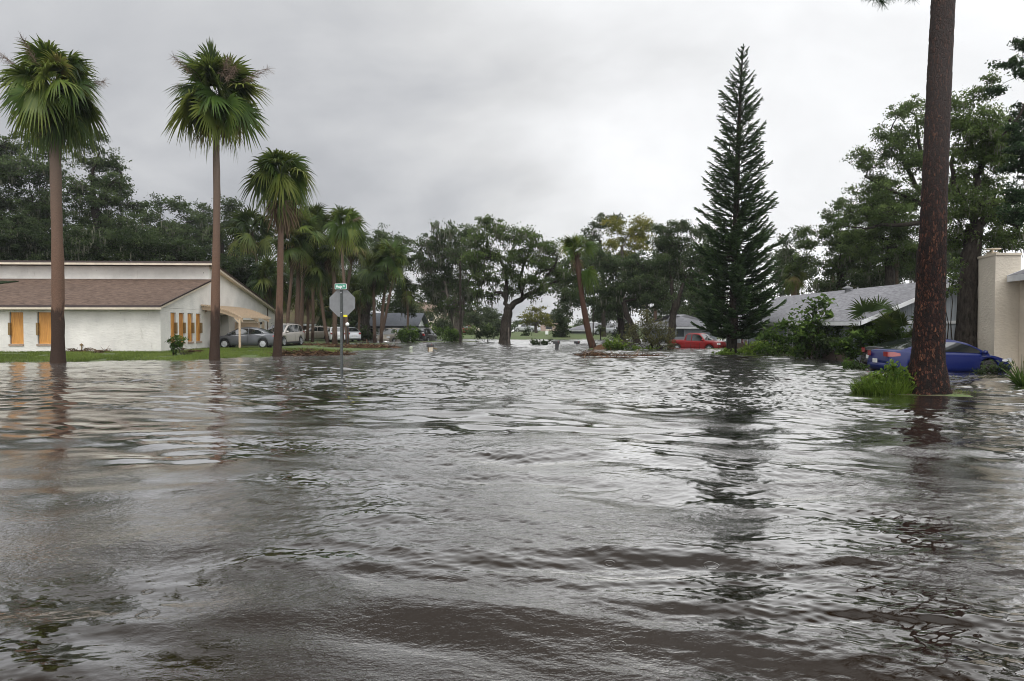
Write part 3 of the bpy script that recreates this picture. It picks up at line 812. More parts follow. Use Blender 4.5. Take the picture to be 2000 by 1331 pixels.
def palm(label, Yd, pts, rb, rt, cr, seed, nf=46, mat='palm', bark='sabal', dead=8, seeds=0, emin=-50, emax=82, bias=(0, 0), group=None, zbase=None,
         name='sabal_palm', vshift=0.0, droop=0.55, nseg=22, boots=0.6, wm=1.0, petf=0.47):
    r = np.random.RandomState(seed)
    b0 = P(pts[0][0], pts[0][1], Yd)
    zb = gz(b0[0], Yd) if zbase is None else zbase
    root = thing(name, label, 'palm tree', (b0[0], Yd, min(zb, b0[2])), group)
    tp = np.array([P(a, b_, Yd) for a, b_ in pts]); tp[0, 2] = min(zb, tp[0, 2]) - 0.12
    # Catmull-like smoothing of the stem line
    ti = np.concatenate([[0], np.cumsum(np.linalg.norm(np.diff(tp, axis=0), axis=1))]); te = np.linspace(0, ti[-1], 26)
    q_ = np.stack([np.interp(te, ti, tp[:, k]) for k in range(3)], 1)
    for _ in range(3): q_[1:-1] = (q_[:-2] + 2 * q_[1:-1] + q_[2:]) / 4
    f = te / te[-1]
    rad = rb + (rt - rb) * np.clip(f * 1.6, 0, 1) + rb * 0.22 * np.exp(-f * 26) + rt * 0.04 * np.sin(f * 17 + seed)
    tk = MB(); tk.tube(q_, rad, 14, wob=1 + 0.03 * r.normal(size=(26, 14)))
    top = q_[-1]; tk.build('trunk', MT[bark], root, smooth=True)
    cm = MB()
    R_ = cr * S(Yd)
    ga = 2.39996
    nf = int(nf * 0.80)
    for k in range(nf):
        u_ = (k + 0.5) / nf
        e = math.radians(emax + (emin - emax) * u_ ** 1.05) + r.normal() * 0.16
        a = k * ga + r.normal() * 0.35
        lenf = r.uniform(0.66, 1.12)
        pet = R_ * 0.55 * lenf * (0.62 + 0.42 * u_) * (0.35 if k % 6 == 0 else 1.0); fan = R_ * 0.56 * (0.6 + 0.4 * lenf)
        hx = 0.12 * (1 - u_) * R_
        bp = top + np.array([0, 0, R_ * 0.16 * (1 - u_)]) + r.normal(size=3) * 0.02
        va = np.clip(0.34 + 0.26 * u_ ** 2 + r.normal() * 0.20 - 0.04 + vshift, 0.02, 0.93)
        # wind lean
        dx = math.cos(a) * math.cos(e) + bias[0]; dy = math.sin(a) * math.cos(e); dz = math.sin(e) + bias[1]
        a2 = math.atan2(dy, dx); e2 = math.atan2(dz, math.hypot(dx, dy))
        frond(cm, bp, a2, e2, pet, fan, r, va, nseg=nseg, droop=droop * (0.7 + 0.6 * u_), wmul=wm)
    cm.build('crown', MT[mat], root)
    if dead:
        dm = MB()
        for k in range(dead):
            a = r.uniform(0, 6.28)
            frond(dm, top - np.array([0, 0, R_ * (0.08 if dead < 15 else 0.22)]), a, math.radians(r.uniform(-84, -52)), R_ * (0.30 if dead < 15 else 0.42), R_ * (0.42 if dead < 15 else 0.5), r, r.uniform(0.15, 0.75), nseg=14, droop=0.9, wmul=wm)
        n = int(70 * boots)                                            # old leaf bases round the neck
        if n:
            a = r.uniform(0, 6.28, n); h = r.uniform(-0.35, 0.05, n) * R_
            p0 = np.stack([np.cos(a) * rt * 0.8, np.sin(a) * rt * 0.8, h], 1) + top
            p1 = p0 + np.stack([np.cos(a) * rt * 1.3, np.sin(a) * rt * 1.3, r.uniform(0.05, 0.30, n) * R_ * 0.4], 1)
            add_strips(dm, p0, p1, 0.07, 0.03, r, r.uniform(0.1, 0.6, n))
        dm.build('dead_fronds', MT['deadfrond'], root)
    if seeds:
        sm = MB()
        for k in range(seeds):
            a = r.uniform(0, 6.28); e = math.radians(r.uniform(5, 42))
            d = np.array([math.cos(a) * math.cos(e), math.sin(a) * math.cos(e), math.sin(e)])
            tip = top + d * R_ * r.uniform(0.8, 1.08)
            sm.tube(curve(top, tip, r, 0.12), 0.012, 4, cap=False)
            n = 170
            q0 = top + (tip - top) * r.uniform(0.55, 1.0, (n, 1)); q1 = q0 + (unit(r.normal(size=(n, 3))) + d * 0.6 + np.array([0, 0, -0.4])) * R_ * 0.10
            add_strips(sm, q0, q1, 0.012, 0.006, r, r.uniform(0.2, 0.9, n), seg=1)
        sm.build('seed_stalks', MT['seed'], root)
    return root

def bush(label, Yd, base, blobs, seed, mat='shrub', name='bush', cat='bush', leaf=0.004, clump=0.007, dens=5.5, lpc=26, stems=5, group=None, depth=0.8, zb=None, shift=0.0, bark='barkdark', up=0.0, stem_r=0.03, flat=0.8):
    r = np.random.RandomState(seed); s_ = S(Yd)
    b0 = P(base[0], base[1], Yd); z0 = b0[2] if zb is None else zb
    root = thing(name, label, cat, (b0[0], Yd, z0), group)
    cr = MB(); st = MB(); B3 = []
    for bl in blobs:
        rx = bl[2] * s_; rz = (bl[3] if len(bl) > 3 else bl[2]) * s_
        B3.append((P(bl[0], bl[1], Yd) + np.array([0, r.uniform(-.5, .5) * rx * depth, 0]), (rx, rx * depth, rz)))
    for k in range(max(stems, len(B3) if stems else 0)):
        c = B3[k % len(B3)][0] + r.normal(size=3) * 0.15
        p = np.array([b0[0], Yd, z0 - 0.1]) + np.array([r.normal() * 0.12 * stems * 0.4, r.normal() * 0.1, 0])
        st.tube(curve(p, c, r, 0.1, 6), np.linspace(stem_r, stem_r * 0.4, 6), 5)
    foliage(cr, st if stems else None, B3, r, leaf * Yd, clump * Yd, dens, lpc, flat, shift, 0.008)
    if stems: st.build('stems', MT[bark], root, smooth=True)
    cr.build('leaves', MT[mat], root)
    return root

def litter(label, name, cat, centre, rx, ry, h, n, seed, mat='brown', L_=0.5, W_=0.05, fr=3, group=None):
    """low heap of blades, sticks and torn fronds"""
    r = np.random.RandomState(seed)
    root = thing(name, label, cat, centre, group)
    m_ = MB(); c = np.array(centre, float)
    a = r.uniform(0, 6.28, n); q_ = np.sqrt(r.uniform(0, 1, n))
    x = np.cos(a) * q_ * rx; y = np.sin(a) * q_ * ry; z = h * (1 - q_ ** 1.5) * r.uniform(0, 1, n) + 0.01
    p0 = c + np.stack([x, y, z], 1)
    d = unit(r.normal(size=(n, 3)) * np.array([1, 1, 0.28])) * L_ * r.uniform(0.3, 1.2, (n, 1))
    p1 = p0 + d; p1[:, 2] = np.maximum(p1[:, 2], c[2] + 0.0)
    add_strips(m_, p0, p1, W_ * r.uniform(0.4, 1.3, n), W_ * 0.3, r, np.clip(r.normal(0.5, 0.25, n), 0, 1), sag=0.0)
    m_.build('litter', MT[mat], root)
    if fr:
        f_ = MB()
        for k in range(fr):
            b_ = c + np.array([r.uniform(-.6, .6) * rx, r.uniform(-.6, .6) * ry, 0.05 + h * 0.3])
            frond(f_, b_, r.uniform(0, 6.28), math.radians(r.uniform(5, 40)), 0.35, 0.6, r, r.uniform(0.1, 0.6), nseg=14, droop=0.6)
        f_.build('fallen_fronds', MT['deadfrond'], root)
    return root
# ------------------------------------------------------------------ buildings
def frame_obj(name, pts, thick, mat, parent, side=-1):
    """planar polygon (world points; first edge = local X) as a slab; local XY is its plane so shingles run true"""
    p = np.array(pts, float)
    ux = unit(p[1] - p[0]); nz_ = unit(np.cross(ux, p[2] - p[0])); 
    if nz_[2] < 0: nz_ = -nz_
    uy = np.cross(nz_, ux)
    o = p[0]
    loc = np.stack([(p - o) @ ux, (p - o) @ uy, (p - o) @ nz_ * 0], 1)
    m_ = MB(); m_.prism(loc, (0, 0, side * thick))
    ob = m_.build(name, mat, None, recalc=True)
    ob.parent = parent
    Mx = Matrix(((ux[0], uy[0], nz_[0], o[0]), (ux[1], uy[1], nz_[1], o[1]), (ux[2], uy[2], nz_[2], o[2]), (0, 0, 0, 1)))
    og = ORG.get(parent.name, np.zeros(3)) if parent else np.zeros(3)
    ob.matrix_local = Matrix.Translation([-float(q_) for q_ in og]) @ Mx
    return ob

class Site:
    """local axes of a building: u along the front, v to the back"""
    def __init__(s, c, deg):
        a = math.radians(deg); s.c = np.array([c[0], c[1], 0.0]); s.U = np.array([math.cos(a), math.sin(a), 0]); s.V = np.array([-math.sin(a), math.cos(a), 0]); s.a = a
    def __call__(s, u, v, z): return s.c + s.U * u + s.V * v + np.array([0, 0, z])
    def box(s, m_, u0, u1, v0, v1, z0, z1, **k):
        m_.box(s((u0 + u1) / 2, (v0 + v1) / 2, (z0 + z1) / 2), (abs(u1 - u0), abs(v1 - v0), abs(z1 - z0)), rz=s.a, **k)
    def wall(s, m_, along, a0, a1, fixed, th, z0, z1, holes=()):
        """wall along 'u' or 'v'; holes (h0,h1,zb,zt) left open"""
        cuts = sorted(set([a0, a1] + [h[0] for h in holes] + [h[1] for h in holes]))
        for k in range(len(cuts) - 1):
            x0, x1 = cuts[k], cuts[k + 1]; mid = (x0 + x1) / 2
            hs = sorted([(h[2], h[3]) for h in holes if h[0] <= mid <= h[1]])
            z = z0; segs = []
            for hb, ht in hs:
                if hb > z: segs.append((z, hb))
                z = ht
            if z < z1: segs.append((z, z1))
            for za, zc in segs:
                if along == 'u': s.box(m_, x0, x1, fixed, fixed + th, za, zc)
                else: s.box(m_, fixed - th, fixed, x0, x1, za, zc)

# --- white stucco house on the left -------------------------------------------------------------
h1 = Site((-21.1, 41.0), 3.0)
GZ = -0.25
hs = thing('stucco_house', 'white stucco house with brown shingle roof and plywood over its windows, on the left lawn', 'house', h1(0, 0, 0))
wl = MB()
fw = [(-8.75, -7.95, 0.72, 2.60), (-7.15, -6.35, 0.72, 2.60), (-14.2, -13.3, 0.72, 2.6)]
h1.wall(wl, 'u', -24, 0, 0.0, 0.22, GZ, 2.90, fw)
sw = [(1.35, 2.10, 0.74, 2.62), (2.55, 3.35, 0.74, 2.62), (3.85, 4.70, 0.74, 2.62), (5.2, 6.05, 0.74, 2.62)]
h1.wall(wl, 'v', 0.22, 7.9, 0.0, 0.22, GZ, 2.88, sw)
# gable triangle over the side wall (front wing) and the tall body
wl.prism([h1(-0.22, 0.0, 2.90), h1(-0.22, 7.6, 2.88), h1(-0.22, 7.6, 4.87)], h1.U * 0.22)
h1.wall(wl, 'v', 7.9, 23.2, 0.0, 0.22, 2.60, 2.80)
wl.prism([h1(-0.22, 7.6, 2.80), h1(-0.22, 23.2, 2.80), h1(-0.22, 23.2, 2.92), h1(-0.22, 7.6, 6.02)], h1.U * 0.22)
h1.wall(wl, 'u', -24, -0.22, 7.6, 0.2, 4.6, 6.0)                     # clerestory wall
h1.wall(wl, 'v', 13.4, 23.2, 0.0, 0.22, GZ, 2.60, [(14.0, 18.4, GZ, 2.25), (19.3, 20.4, GZ, 2.15)])
h1.wall(wl, 'v', 11.3, 13.4, 0.0, 0.22, GZ, 2.60)
h1.wall(wl, 'v', 7.9, 11.3, -2.2, 0.15, GZ, 2.60)                     # recess behind the carport
h1.wall(wl, 'u', -2.2, 0.0, 7.68, 0.22, GZ, 2.60)
h1.wall(wl, 'u', -2.2, -0.22, 11.3, 0.15, GZ, 2.60)
h1.wall(wl, 'u', -24, 0, 23.2, 0.2, GZ, 2.85)
h1.wall(wl, 'v', 0.22, 23.2, -23.8, 0.2, GZ, 2.85)
w1 = wl.build('wall', MT['stucco'], hs)
# ceiling of the recess
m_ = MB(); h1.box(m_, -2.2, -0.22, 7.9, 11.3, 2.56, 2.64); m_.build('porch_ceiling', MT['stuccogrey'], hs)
r1_ = frame_obj('roof', [h1(-24.6, -0.60, 2.94), h1(0.30, -0.60, 2.94), h1(0.30, 7.58, 5.02), h1(-24.6, 7.58, 5.02)], 0.07, MT['shingle'], hs, 1)
r2_ = frame_obj('roof', [h1(0.42, 7.0, 6.22), h1(0.42, 23.8, 2.98), h1(-24.6, 23.8, 2.98), h1(-24.6, 7.0, 6.22)], 0.07, MT['shingledark'], hs, 1)
fm = MB()
h1.box(fm, -24.6, 0.30, -0.62, -0.56, 2.76, 2.93)                      # eave fascia
h1.box(fm, -24.6, 0.0, -0.56, 0.0, 2.84, 2.88)                         # soffit
h1.box(fm, -24.6, 0.42, 6.96, 7.02, 6.04, 6.215)
h1.box(fm, -24.6, 0.0, 7.02, 7.6, 6.06, 6.10)
fm.prism([h1(0.36, 7.02, 6.04), h1(0.36, 23.7, 2.82), h1(0.36, 23.7, 2.97), h1(0.36, 7.02, 6.21)], h1.U * 0.05)     # rake board
fm.prism([h1(0.0, 7.62, 5.96), h1(0.0, 23.7, 2.86), h1(0.36, 23.7, 2.86), h1(0.36, 7.62, 5.96)], (0, 0, 0.04))
fm.prism([h1(0.20, -0.5, 2.80), h1(0.20, 7.5, 4.86), h1(0.20, 7.5, 4.99), h1(0.20, -0.5, 2.92)], h1.U * 0.05)
fm.prism([h1(0.003, -0.5, 2.80), h1(0.003, 7.5, 4.86), h1(0.2, 7.5, 4.86), h1(0.2, -0.5, 2.80)], (0, 0, 0.03))
fm.build('fascia', MT['cream'], hs)
dm = MB()
h1.box(dm, -24.6, 0.34, -0.645, -0.62, 2.90, 3.02)
h1.box(dm, -24.6, 0.46, 6.935, 6.96, 6.19, 6.30)
dm.prism([h1(0.255, -0.6, 2.93), h1(0.255, 7.5, 5.0), h1(0.255, 7.5, 5.10), h1(0.255, -0.6, 3.03)], h1.U * 0.06)
dm.prism([h1(0.42, 6.96, 6.2), h1(0.42, 23.8, 2.95), h1(0.42, 23.8, 3.07), h1(0.42, 6.96, 6.31)], h1.U * 0.05)
dm.build('drip_edge', MT['drip'], hs)
for h in fw:                                                           # plywood in the front openings
    m_ = MB(); h1.box(m_, h[0] + (0.06 if h is not fw[2] else 0), h[1], 0.07, 0.10, h[2], h[3]); pb = m_.build('plywood_board', MT['ply'], hs)
    m_ = MB(); h1.box(m_, h[0], h[1], 0.13, 0.17, h[2], h[3]); m_.build('window', MT['glass2'], hs)
    m_ = MB(); h1.box(m_, h[0] - 0.06, h[0] + 0.07, -0.05, 0.065, 1.25, 1.98); m_.build('brace', MT['brace'], pb)
    m_ = MB(); h1.box(m_, h[0] - 0.04, h[1] + 0.01, -0.06, 0.12, 0.60, 0.715); m_.build('window_sill', MT['sill'], hs)
for h in sw:
    m_ = MB(); h1.box(m_, -0.10, -0.07, h[0] + 0.03, h[1] - 0.06, h[2], h[3] - 0.03); pb = m_.build('plywood_board', MT['ply'], hs)
    m_ = MB(); h1.box(m_, -0.17, -0.13, h[0], h[1], h[2], h[3]); m_.build('window', MT['glass2'], hs)
    m_ = MB(); h1.box(m_, -0.06, 0.05, h[1] - 0.10, h[1] + 0.12, 1.30, 2.0); m_.build('brace', MT['brace'], pb)
    m_ = MB(); h1.box(m_, -0.12, 0.06, h[0] - 0.02, h[1] + 0.02, 0.62, 0.735); m_.build('window_sill', MT['sill'], hs)
m_ = MB(); h1.box(m_, -0.14, -0.09, 14.0, 18.4, GZ, 2.25); m_.build('garage_door', MT['siding_tan'], hs)
m_ = MB(); h1.box(m_, -0.14, -0.09, 19.3, 20.4, GZ, 2.15); m_.build('door', MT['tan'], hs)
m_ = MB(); h1.box(m_, 0.003, 0.16, 18.9, 19.0, 1.9, 2.1); m_.build('wall_lamp', MT['black'], hs)
m_ = MB(); h1.box(m_, 0.003, 0.05, 6.75, 6.95, 2.75, 3.05); m_.build('wall_vent', MT['sill'], hs)
m_ = MB()
m_.tube([h1(-4.6, -0.02, 0.15), h1(-4.6, -0.05, 0.75)], 0.02, 6); h1.box(m_, -4.68, -4.52, -0.09, -0.02, 0.62, 0.70)
m_.build('hose_tap', MT['brace'], hs)
m_ = MB()
m_.prism([h1(-15.2, 5.6, 4.61), h1(-12.9, 5.6, 4.61), h1(-12.3, 6.4, 4.81), h1(-14.8, 6.4, 4.81)], (0, 0, 0.05)); m_.build('roof_patch', MT['dark'], hs)

# slatted fence screen beside the garage
fr_ = thing('screen_fence', 'tan horizontal slat fence behind the grey car and carport', 'fence', h1(0.6, 12.6, 0))
m_ = MB()
for k in range(11): h1.box(m_, 0.05, 1.75, 12.72, 12.76, 0.15 + k * 0.17, 0.30 + k * 0.17)
m_.build('slat_panel', MT['tan'], fr_)
for u_ in (0.02, 1.8):
    m_ = MB(); h1.box(m_, u_, u_ + 0.10, 12.62, 12.72, -0.2, 2.05); m_.build('post', MT['tan'], fr_)
m_ = MB(); h1.box(m_, -0.0 + 0.01, 1.92, 12.60, 12.80, 2.05, 2.11); m_.build('top_rail', MT['cream'], fr_)

# carport pergola of pale slats on one post
pg = thing('pergola', 'curved tan slatted pergola over the grey parked car, on one slim post', 'pergola', h1(2.0, 5.6, 0.1))
def arch(v):
    t_ = np.linspace(0, 1, 9)
    return [(0.01 + 2.75 * q_, v, 3.02 - 0.22 * q_ - 0.62 * q_ ** 2.2) for q_ in t_]
for v in (6.2, 9.6, 12.2):
    m_ = MB(); a = arch(v)
    for k in range(8):
        p, q2 = a[k], a[k + 1]
        m_.prism([h1(p[0], v, p[2] - 0.13), h1(q2[0], v, q2[2] - 0.13), h1(q2[0], v, q2[2] + 0.13), h1(p[0], v, p[2] + 0.13)], h1.V * 0.06)
    m_.build('rafter', MT['tan'], pg)
m_ = MB()
for q_ in np.linspace(0.03, 1.0, 15):
    u_ = 0.01 + 2.75 * q_; z = 3.02 - 0.22 * q_ - 0.62 * q_ ** 2.2 + 0.145
    h1.box(m_, u_ - 0.025, u_ + 0.065, 5.9, 12.5, z, z + 0.10)
m_.build('slats', MT['tan'], pg)
m_ = MB(); h1.box(m_, 2.52, 2.64, 6.07, 6.19, 0.12, 2.22); h1.box(m_, 2.44, 2.72, 6.0, 6.25, 0.10, 0.22); m_.bar(h1(2.25, 6.14, 2.32), h1(2.56, 6.14, 1.98), 0.05, 0.08)
m_.build('post', MT['tan'], pg)

# --- generic low house ---------------------------------------------------------------------
def hip_house(name, label, Yd, px0, px1, ztop_px, zeave_px, depth, over, wallm, roofm, seed, hip=0.5, zbase=0.0, doors=(), trim='white', rot=0, gable=False):
    """front wall between px0..px1 at depth Yd; roof between the two pixel heights"""
    xa, xb = P(px0, 640, Yd)[0], P(px1, 640, Yd)[0]
    ze = P(1000, zeave_px, Yd)[2]; W_ = xb - xa
    Yr = Yd + depth / 2
    zr = P(1000, ztop_px, Yr)[2]
    s_ = Site((xa, Yd), rot); root = thing(name, label, 'house', s_(W_ / 2, depth / 2, zbase))
    m_ = MB(); holes = [(d_[0] * W_, d_[1] * W_, d_[2], d_[3]) for d_ in doors]
    s_.wall(m_, 'u', 0, W_, 0, 0.2, zbase - 0.3, ze, holes)
    s_.wall(m_, 'v', 0.2, depth - 0.2, W_, 0.2, zbase - 0.3, ze); s_.wall(m_, 'v', 0.2, depth - 0.2, 0.2, 0.2, zbase - 0.3, ze); s_.wall(m_, 'u', 0, W_, depth - 0.2, 0.2, zbase - 0.3, ze)
    if gable:
        for u_ in (0.0, W_ - 0.2): m_.prism([s_(u_, 0, ze), s_(u_, depth, ze), s_(u_, depth / 2, zr - 0.06)], s_.U * 0.2)
    m_.build('wall', MT[wallm], root)
    for d_, h in zip(doors, holes):
        q2 = MB(); s_.box(q2, h[0], h[1], 0.08, 0.13, h[2], h[3]); q2.build(d_[4], MT[d_[5]], root)
    o = over; hp = 0 if gable else hip * depth
    A, B_, C_, D_ = s_(-o, -o, ze), s_(W_ + o, -o, ze), s_(W_ + o, depth + o, ze), s_(-o, depth + o, ze)
    R0, R1 = s_(-o + hp, depth / 2, zr), s_(W_ + o - hp, depth / 2, zr)
    frame_obj('roof', [A, B_, R1, R0], 0.08, MT[roofm], root, 1); frame_obj('roof', [C_, D_, R0, R1], 0.08, MT[roofm], root, 1)
    if not gable:
        frame_obj('roof', [B_, C_, R1], 0.08, MT[roofm], root, 1); frame_obj('roof', [D_, A, R0], 0.08, MT[roofm], root, 1)
    f_ = MB()
    s_.box(f_, -o, W_ + o, -o - 0.05, -o, ze - 0.18, ze + 0.03)
    s_.box(f_, W_ + o, W_ + o + 0.05, -o, depth + o, ze - 0.18, ze + 0.03); s_.box(f_, -o - 0.05, -o, -o, depth + o, ze - 0.18, ze + 0.03)
    f_.build('fascia', MT[trim], root)
    return root, s_, W_, ze, zr

h2 = hip_house('cottage', 'low cottage with mossy brown roof and brown garage door behind the palm trunks', 76, 520, 607, 588, 633.5, 10, 0.7, 'stuccogrey', 'shinglemoss', 1, 0.5, 0.15,
          [(0.60, 0.90, 0.1, 1.85, 'garage_door', 'siding_brown'), (0.30, 0.42, 0.8, 1.7, 'window', 'glass2')])
m_ = MB(); h2[1].box(m_, h2[2] - 0.15, h2[2] + 0.15, -0.55, -0.3, 0.0, h2[3] - 0.02); m_.build('porch_post', MT['white'], h2[0])
h3 = hip_house('slate_roof_house', 'low house with dark slate grey roof and white garage behind the round hedge', 84, 705, 809, 613, 638, 10, 0.6, 'white', 'shinglecool', 2, 0.02, -0.1,
          [(0.42, 0.75, -0.1, 1.5, 'garage_door', 'white'), (0.1, 0.25, 0.5, 1.4, 'window', 'glass2')], 'black', gable=True)
# two storey apartment building far behind
xa = P(808, 600, 135)[0]; ab = Site((xa, 135), 0)
ap = thing('apartment_building', 'two storey beige building with brown mansard roof beyond the slate roofed house', 'building', ab(5, 5, 0))
m_ = MB()
ab.wall(m_, 'u', 0, 4.6, 0, 0.3, 0, 4.35, [(1.2, 2.2, 2.6, 3.9), (3.0, 3.8, 2.6, 3.9)]); ab.wall(m_, 'v', 0.3, 10, 0.3, 0.3, 0, 4.3); ab.wall(m_, 'u', 4.6, 12.5, 2.0, 0.3, 0, 3.2, [(5.6, 6.6, 1.6, 2.6), (8.6, 9.8, 1.6, 2.6)]); ab.wall(m_, 'v', 0.3, 10, 4.6, 0.3, 0, 4.35); ab.wall(m_, 'u', 0, 12.5, 10, 0.3, 0, 4.3)
m_.build('wall', MT['stuccotan'], ap)
frame_obj('roof', [ab(-0.5, -0.6, 4.3), ab(5.1, -0.6, 4.3), ab(5.1, 1.2, 6.3), ab(-0.5, 1.2, 6.3)], 0.15, MT['shinglebrown'], ap, 1)
frame_obj('roof', [ab(5.2, 1.4, 3.2), ab(13, 1.4, 3.2), ab(12.2, 5, 4.7), ab(5.2, 5, 4.7)], 0.15, MT['shinglebrown'], ap, 1)
m_ = MB(); ab.box(m_, -0.7, 0.5, 1.2, 2.6, 4.6, 6.6); m_.build('chimney', MT['siding_brown'], ap)
for a_ in ((1.2, 2.2, 0.1, 2.6, 3.9), (3.0, 3.8, 0.1, 2.6, 3.9), (5.6, 6.6, 2.1, 1.6, 2.6), (8.6, 9.8, 2.1, 1.6, 2.6)):
    m_ = MB(); ab.box(m_, a_[0], a_[1], a_[2], a_[2] + 0.05, a_[3], a_[4]); m_.build('window', MT['glass2'], ap)

# far houses across the flooded road
hip_house('far_house', 'far pale house with bluish white roof seen past the foot of the big oak', 150, 968, 1042, 641, 648, 9, 0.6, 'siding', 'white', 3, 0.3, 0.2, [(0.2, 0.3, 0.8, 1.8, 'window', 'glass2'), (0.6, 0.85, 0.2, 1.9, 'garage_door', 'white')])
hip_house('far_house', 'far tan gabled house behind the yellowing tree', 160, 1046, 1112, 632, 648, 10, 0.6, 'stuccotan', 'shinglebrown', 4, 0.3, 0.2, [(0.3, 0.5, 0.8, 1.8, 'window', 'glass2')])
hip_house('far_house', 'far green-grey house with pale roof behind the leaning palm', 118, 1122, 1238, 632, 645.5, 10, 0.7, 'siding', 'shinglegrey', 5, 0.4, 0.2, [(0.35, 0.5, 0.2, 1.6, 'door', 'shadow'), (0.62, 0.82, 0.2, 1.6, 'garage_door', 'siding_tan')])
hip_house('ranch_house', 'low house with grey roof behind the red pickup truck', 72, 1302, 1400, 616, 639, 12, 0.7, 'siding', 'shinglegrey', 6, 0.35, 0.0, [(0.2, 0.35, 0.6, 1.6, 'window', 'glass2')])

# --- long grey-roofed house on the right: ridge runs away from the camera -------------------
gh = thing('grey_roof_house', 'grey sided house with a long pale grey shingle roof behind the shrubs on the right', 'house', (21.0, 42, 0))
xr, xe, xe2, yn, yf = 21.3, 16.6, 26.4, 33.0, 54.5
zr, ze = 4.02, 1.98
gp = lambda x, y, z: np.array([x, y, z])
frame_obj('roof', [gp(xe, yn - 0.5, ze), gp(xe, yf, ze), gp(xr, yf, zr), gp(xr, yn - 0.5, zr)], 0.07, MT['shinglegrey'], gh, 1)
frame_obj('roof', [gp(xe2, yf, ze), gp(xe2, yn - 0.5, ze), gp(xr, yn - 0.5, zr), gp(xr, yf, zr)], 0.07, MT['shinglegrey'], gh, 1)
m_ = MB()
m_.box((xe + 0.55, (yn + yf) / 2, 0.80), (0.16, yf - yn, 2.24)); m_.box((xe2 - 0.55, (yn + yf) / 2, 0.80), (0.16, yf - yn - 0.02, 2.24))
m_.prism([gp(xe + 0.63, yn, -0.3), gp(xe2 - 0.63, yn, -0.3), gp(xe2 - 0.63, yn, ze + 0.2), gp(xr, yn, zr - 0.05), gp(xe + 0.63, yn, ze + 0.2)], (0, 0.15, 0))
m_.prism([gp(xe + 0.63, yf - 0.15, -0.3), gp(xe2 - 0.63, yf - 0.15, -0.3), gp(xe2 - 0.63, yf - 0.15, ze + 0.2), gp(xr, yf - 0.15, zr - 0.05), gp(xe + 0.63, yf - 0.15, ze + 0.2)], (0, 0.1, 0))
m_.build('wall', MT['siding'], gh)
m_ = MB()
m_.box((xe - 0.03, (yn + yf) / 2 - 0.2, ze - 0.06), (0.05, yf - yn + 0.5, 0.2))
for xx in (xe, xe2): m_.prism([gp(xx, yn - 0.56, ze - 0.14), gp(xr, yn - 0.56, zr - 0.14), gp(xr, yn - 0.56, zr + 0.06), gp(xx, yn - 0.56, ze + 0.06)], (0, 0.05, 0))
m_.box((xr + 0.8, yn - 0.03, 1.98), (7.5, 0.05, 0.14))
m_.build('fascia', MT['white'], gh)
for y0 in (37.6, 41.4, 46.2, 50.0):
    m_ = MB(); m_.box((xe + 0.45, y0, 1.0), (0.06, 1.5, 1.1)); fo = m_.build('window', MT['glass2'], gh)
    m_ = MB()
    for dy, dz, sy, sz in ((-.78, 0, .08, 1.2), (.78, 0, .08, 1.2), (0, .58, 1.6, .08), (0, -.58, 1.6, .08), (0, 0, .05, 1.1), (0, 0, 1.5, .05)): m_.box((xe + 0.40, y0 + dy, 1.0 + dz), (0.05, sy, sz))
    m_.build('window_frame', MT['white'], fo)
m_ = MB(); m_.box((xe + 0.40, 44.0, 0.25), (0.14, 20.0, 0.5)); m_.build('brick_base', MT['siding_brown'], gh)
c_ = P(1655, 590, 42.5); m_ = MB(); zz = ze + (c_[0] - xe) / (xr - xe) * (zr - ze)
m_.lathe([(0.16, -0.1), (0.16, 0.18), (0.30, 0.20), (0.30, 0.27), (0.08, 0.36), (0.0, 0.36)], (c_[0], c_[1], zz + 0.06), 12); m_.build('roof_vent', MT['steel'], gh)
m_ = MB(); m_.box((22.0, 32.5, 0.7), (0.7, 0.7, 1.0)); m_.build('air_conditioner', MT['siding'], gh)

# --- cream stucco house at the right edge ---------------------------------------------------
def px_x(px, Y): return (px - 1000) / F * Y
ch = thing('cream_house', 'cream stucco house with a tall boxed chimney at the right edge behind the blue car', 'house', (21.5, 30, 0))
zt = P(1942, 499, 29.4)[2]
xA, yA = px_x(1910, 31.0), 31.0; xB, yB = px_x(1942, 29.4), 29.4; xC, yC = px_x(1986, 29.4), 29.4
m_ = MB()
m_.prism([(xA, yA, -0.3), (xB, yB, -0.3), (xC + 0.12, yC, -0.3), (xC + 0.12, 31.6, -0.3), (xA + 0.3, 31.6, -0.3)], (0, 0, zt + 0.3))
m_.build('chimney', MT['stuccotan'], ch)
m_ = MB()
m_.prism([(xA - .05, yA - .02, zt), (xB - .03, yB - .06, zt), (xC + 0.12, yC - .06, zt), (xC + 0.12, 31.65, zt), (xA + 0.28, 31.65, zt)], (0, 0, 0.10))
m_.box((xB + 0.55, 30.4, zt + 0.16), (0.35, 0.35, 0.14)); m_.lathe([(0.04, 0), (0.04, .22), (0.32, 0.22), (0.32, 0.26), (0, 0.26)], (xB + 0.35, 30.1, zt + 0.1), 10)
m_.build('chimney_cap', MT['cream'], ch)
eA, eB, eD = np.array([21.25, 29.25, 3.83]), np.array([19.55, 18.5, 3.83]), np.array([0.155, 0.988, 0])   # eave running towards the camera
wA, wB = np.array([21.80, 29.35, -0.3]), np.array([20.18, 18.9, -0.3])
m_ = MB(); wn = np.array([0.25, -0.04, 0])
m_.prism([wA, wB, wB + [0, 0, 4.2], wA + [0, 0, 4.2]], wn)
m_.prism([wA + [0.25, 0, 0], wA + [9, 0, 0], wA + [9, 0, 4.3], wA + [0.25, 0, 4.3]], (0, 0.2, 0)); m_.prism([wB + [0.25, 0, 0], wB + [9, 0, 0], wB + [9, 0, 4.3], wB + [0.25, 0, 4.3]], (0, 0.2, 0))
m_.build('wall', MT['stuccotan'], ch)
rise = np.array([6.0, 0, 2.3])
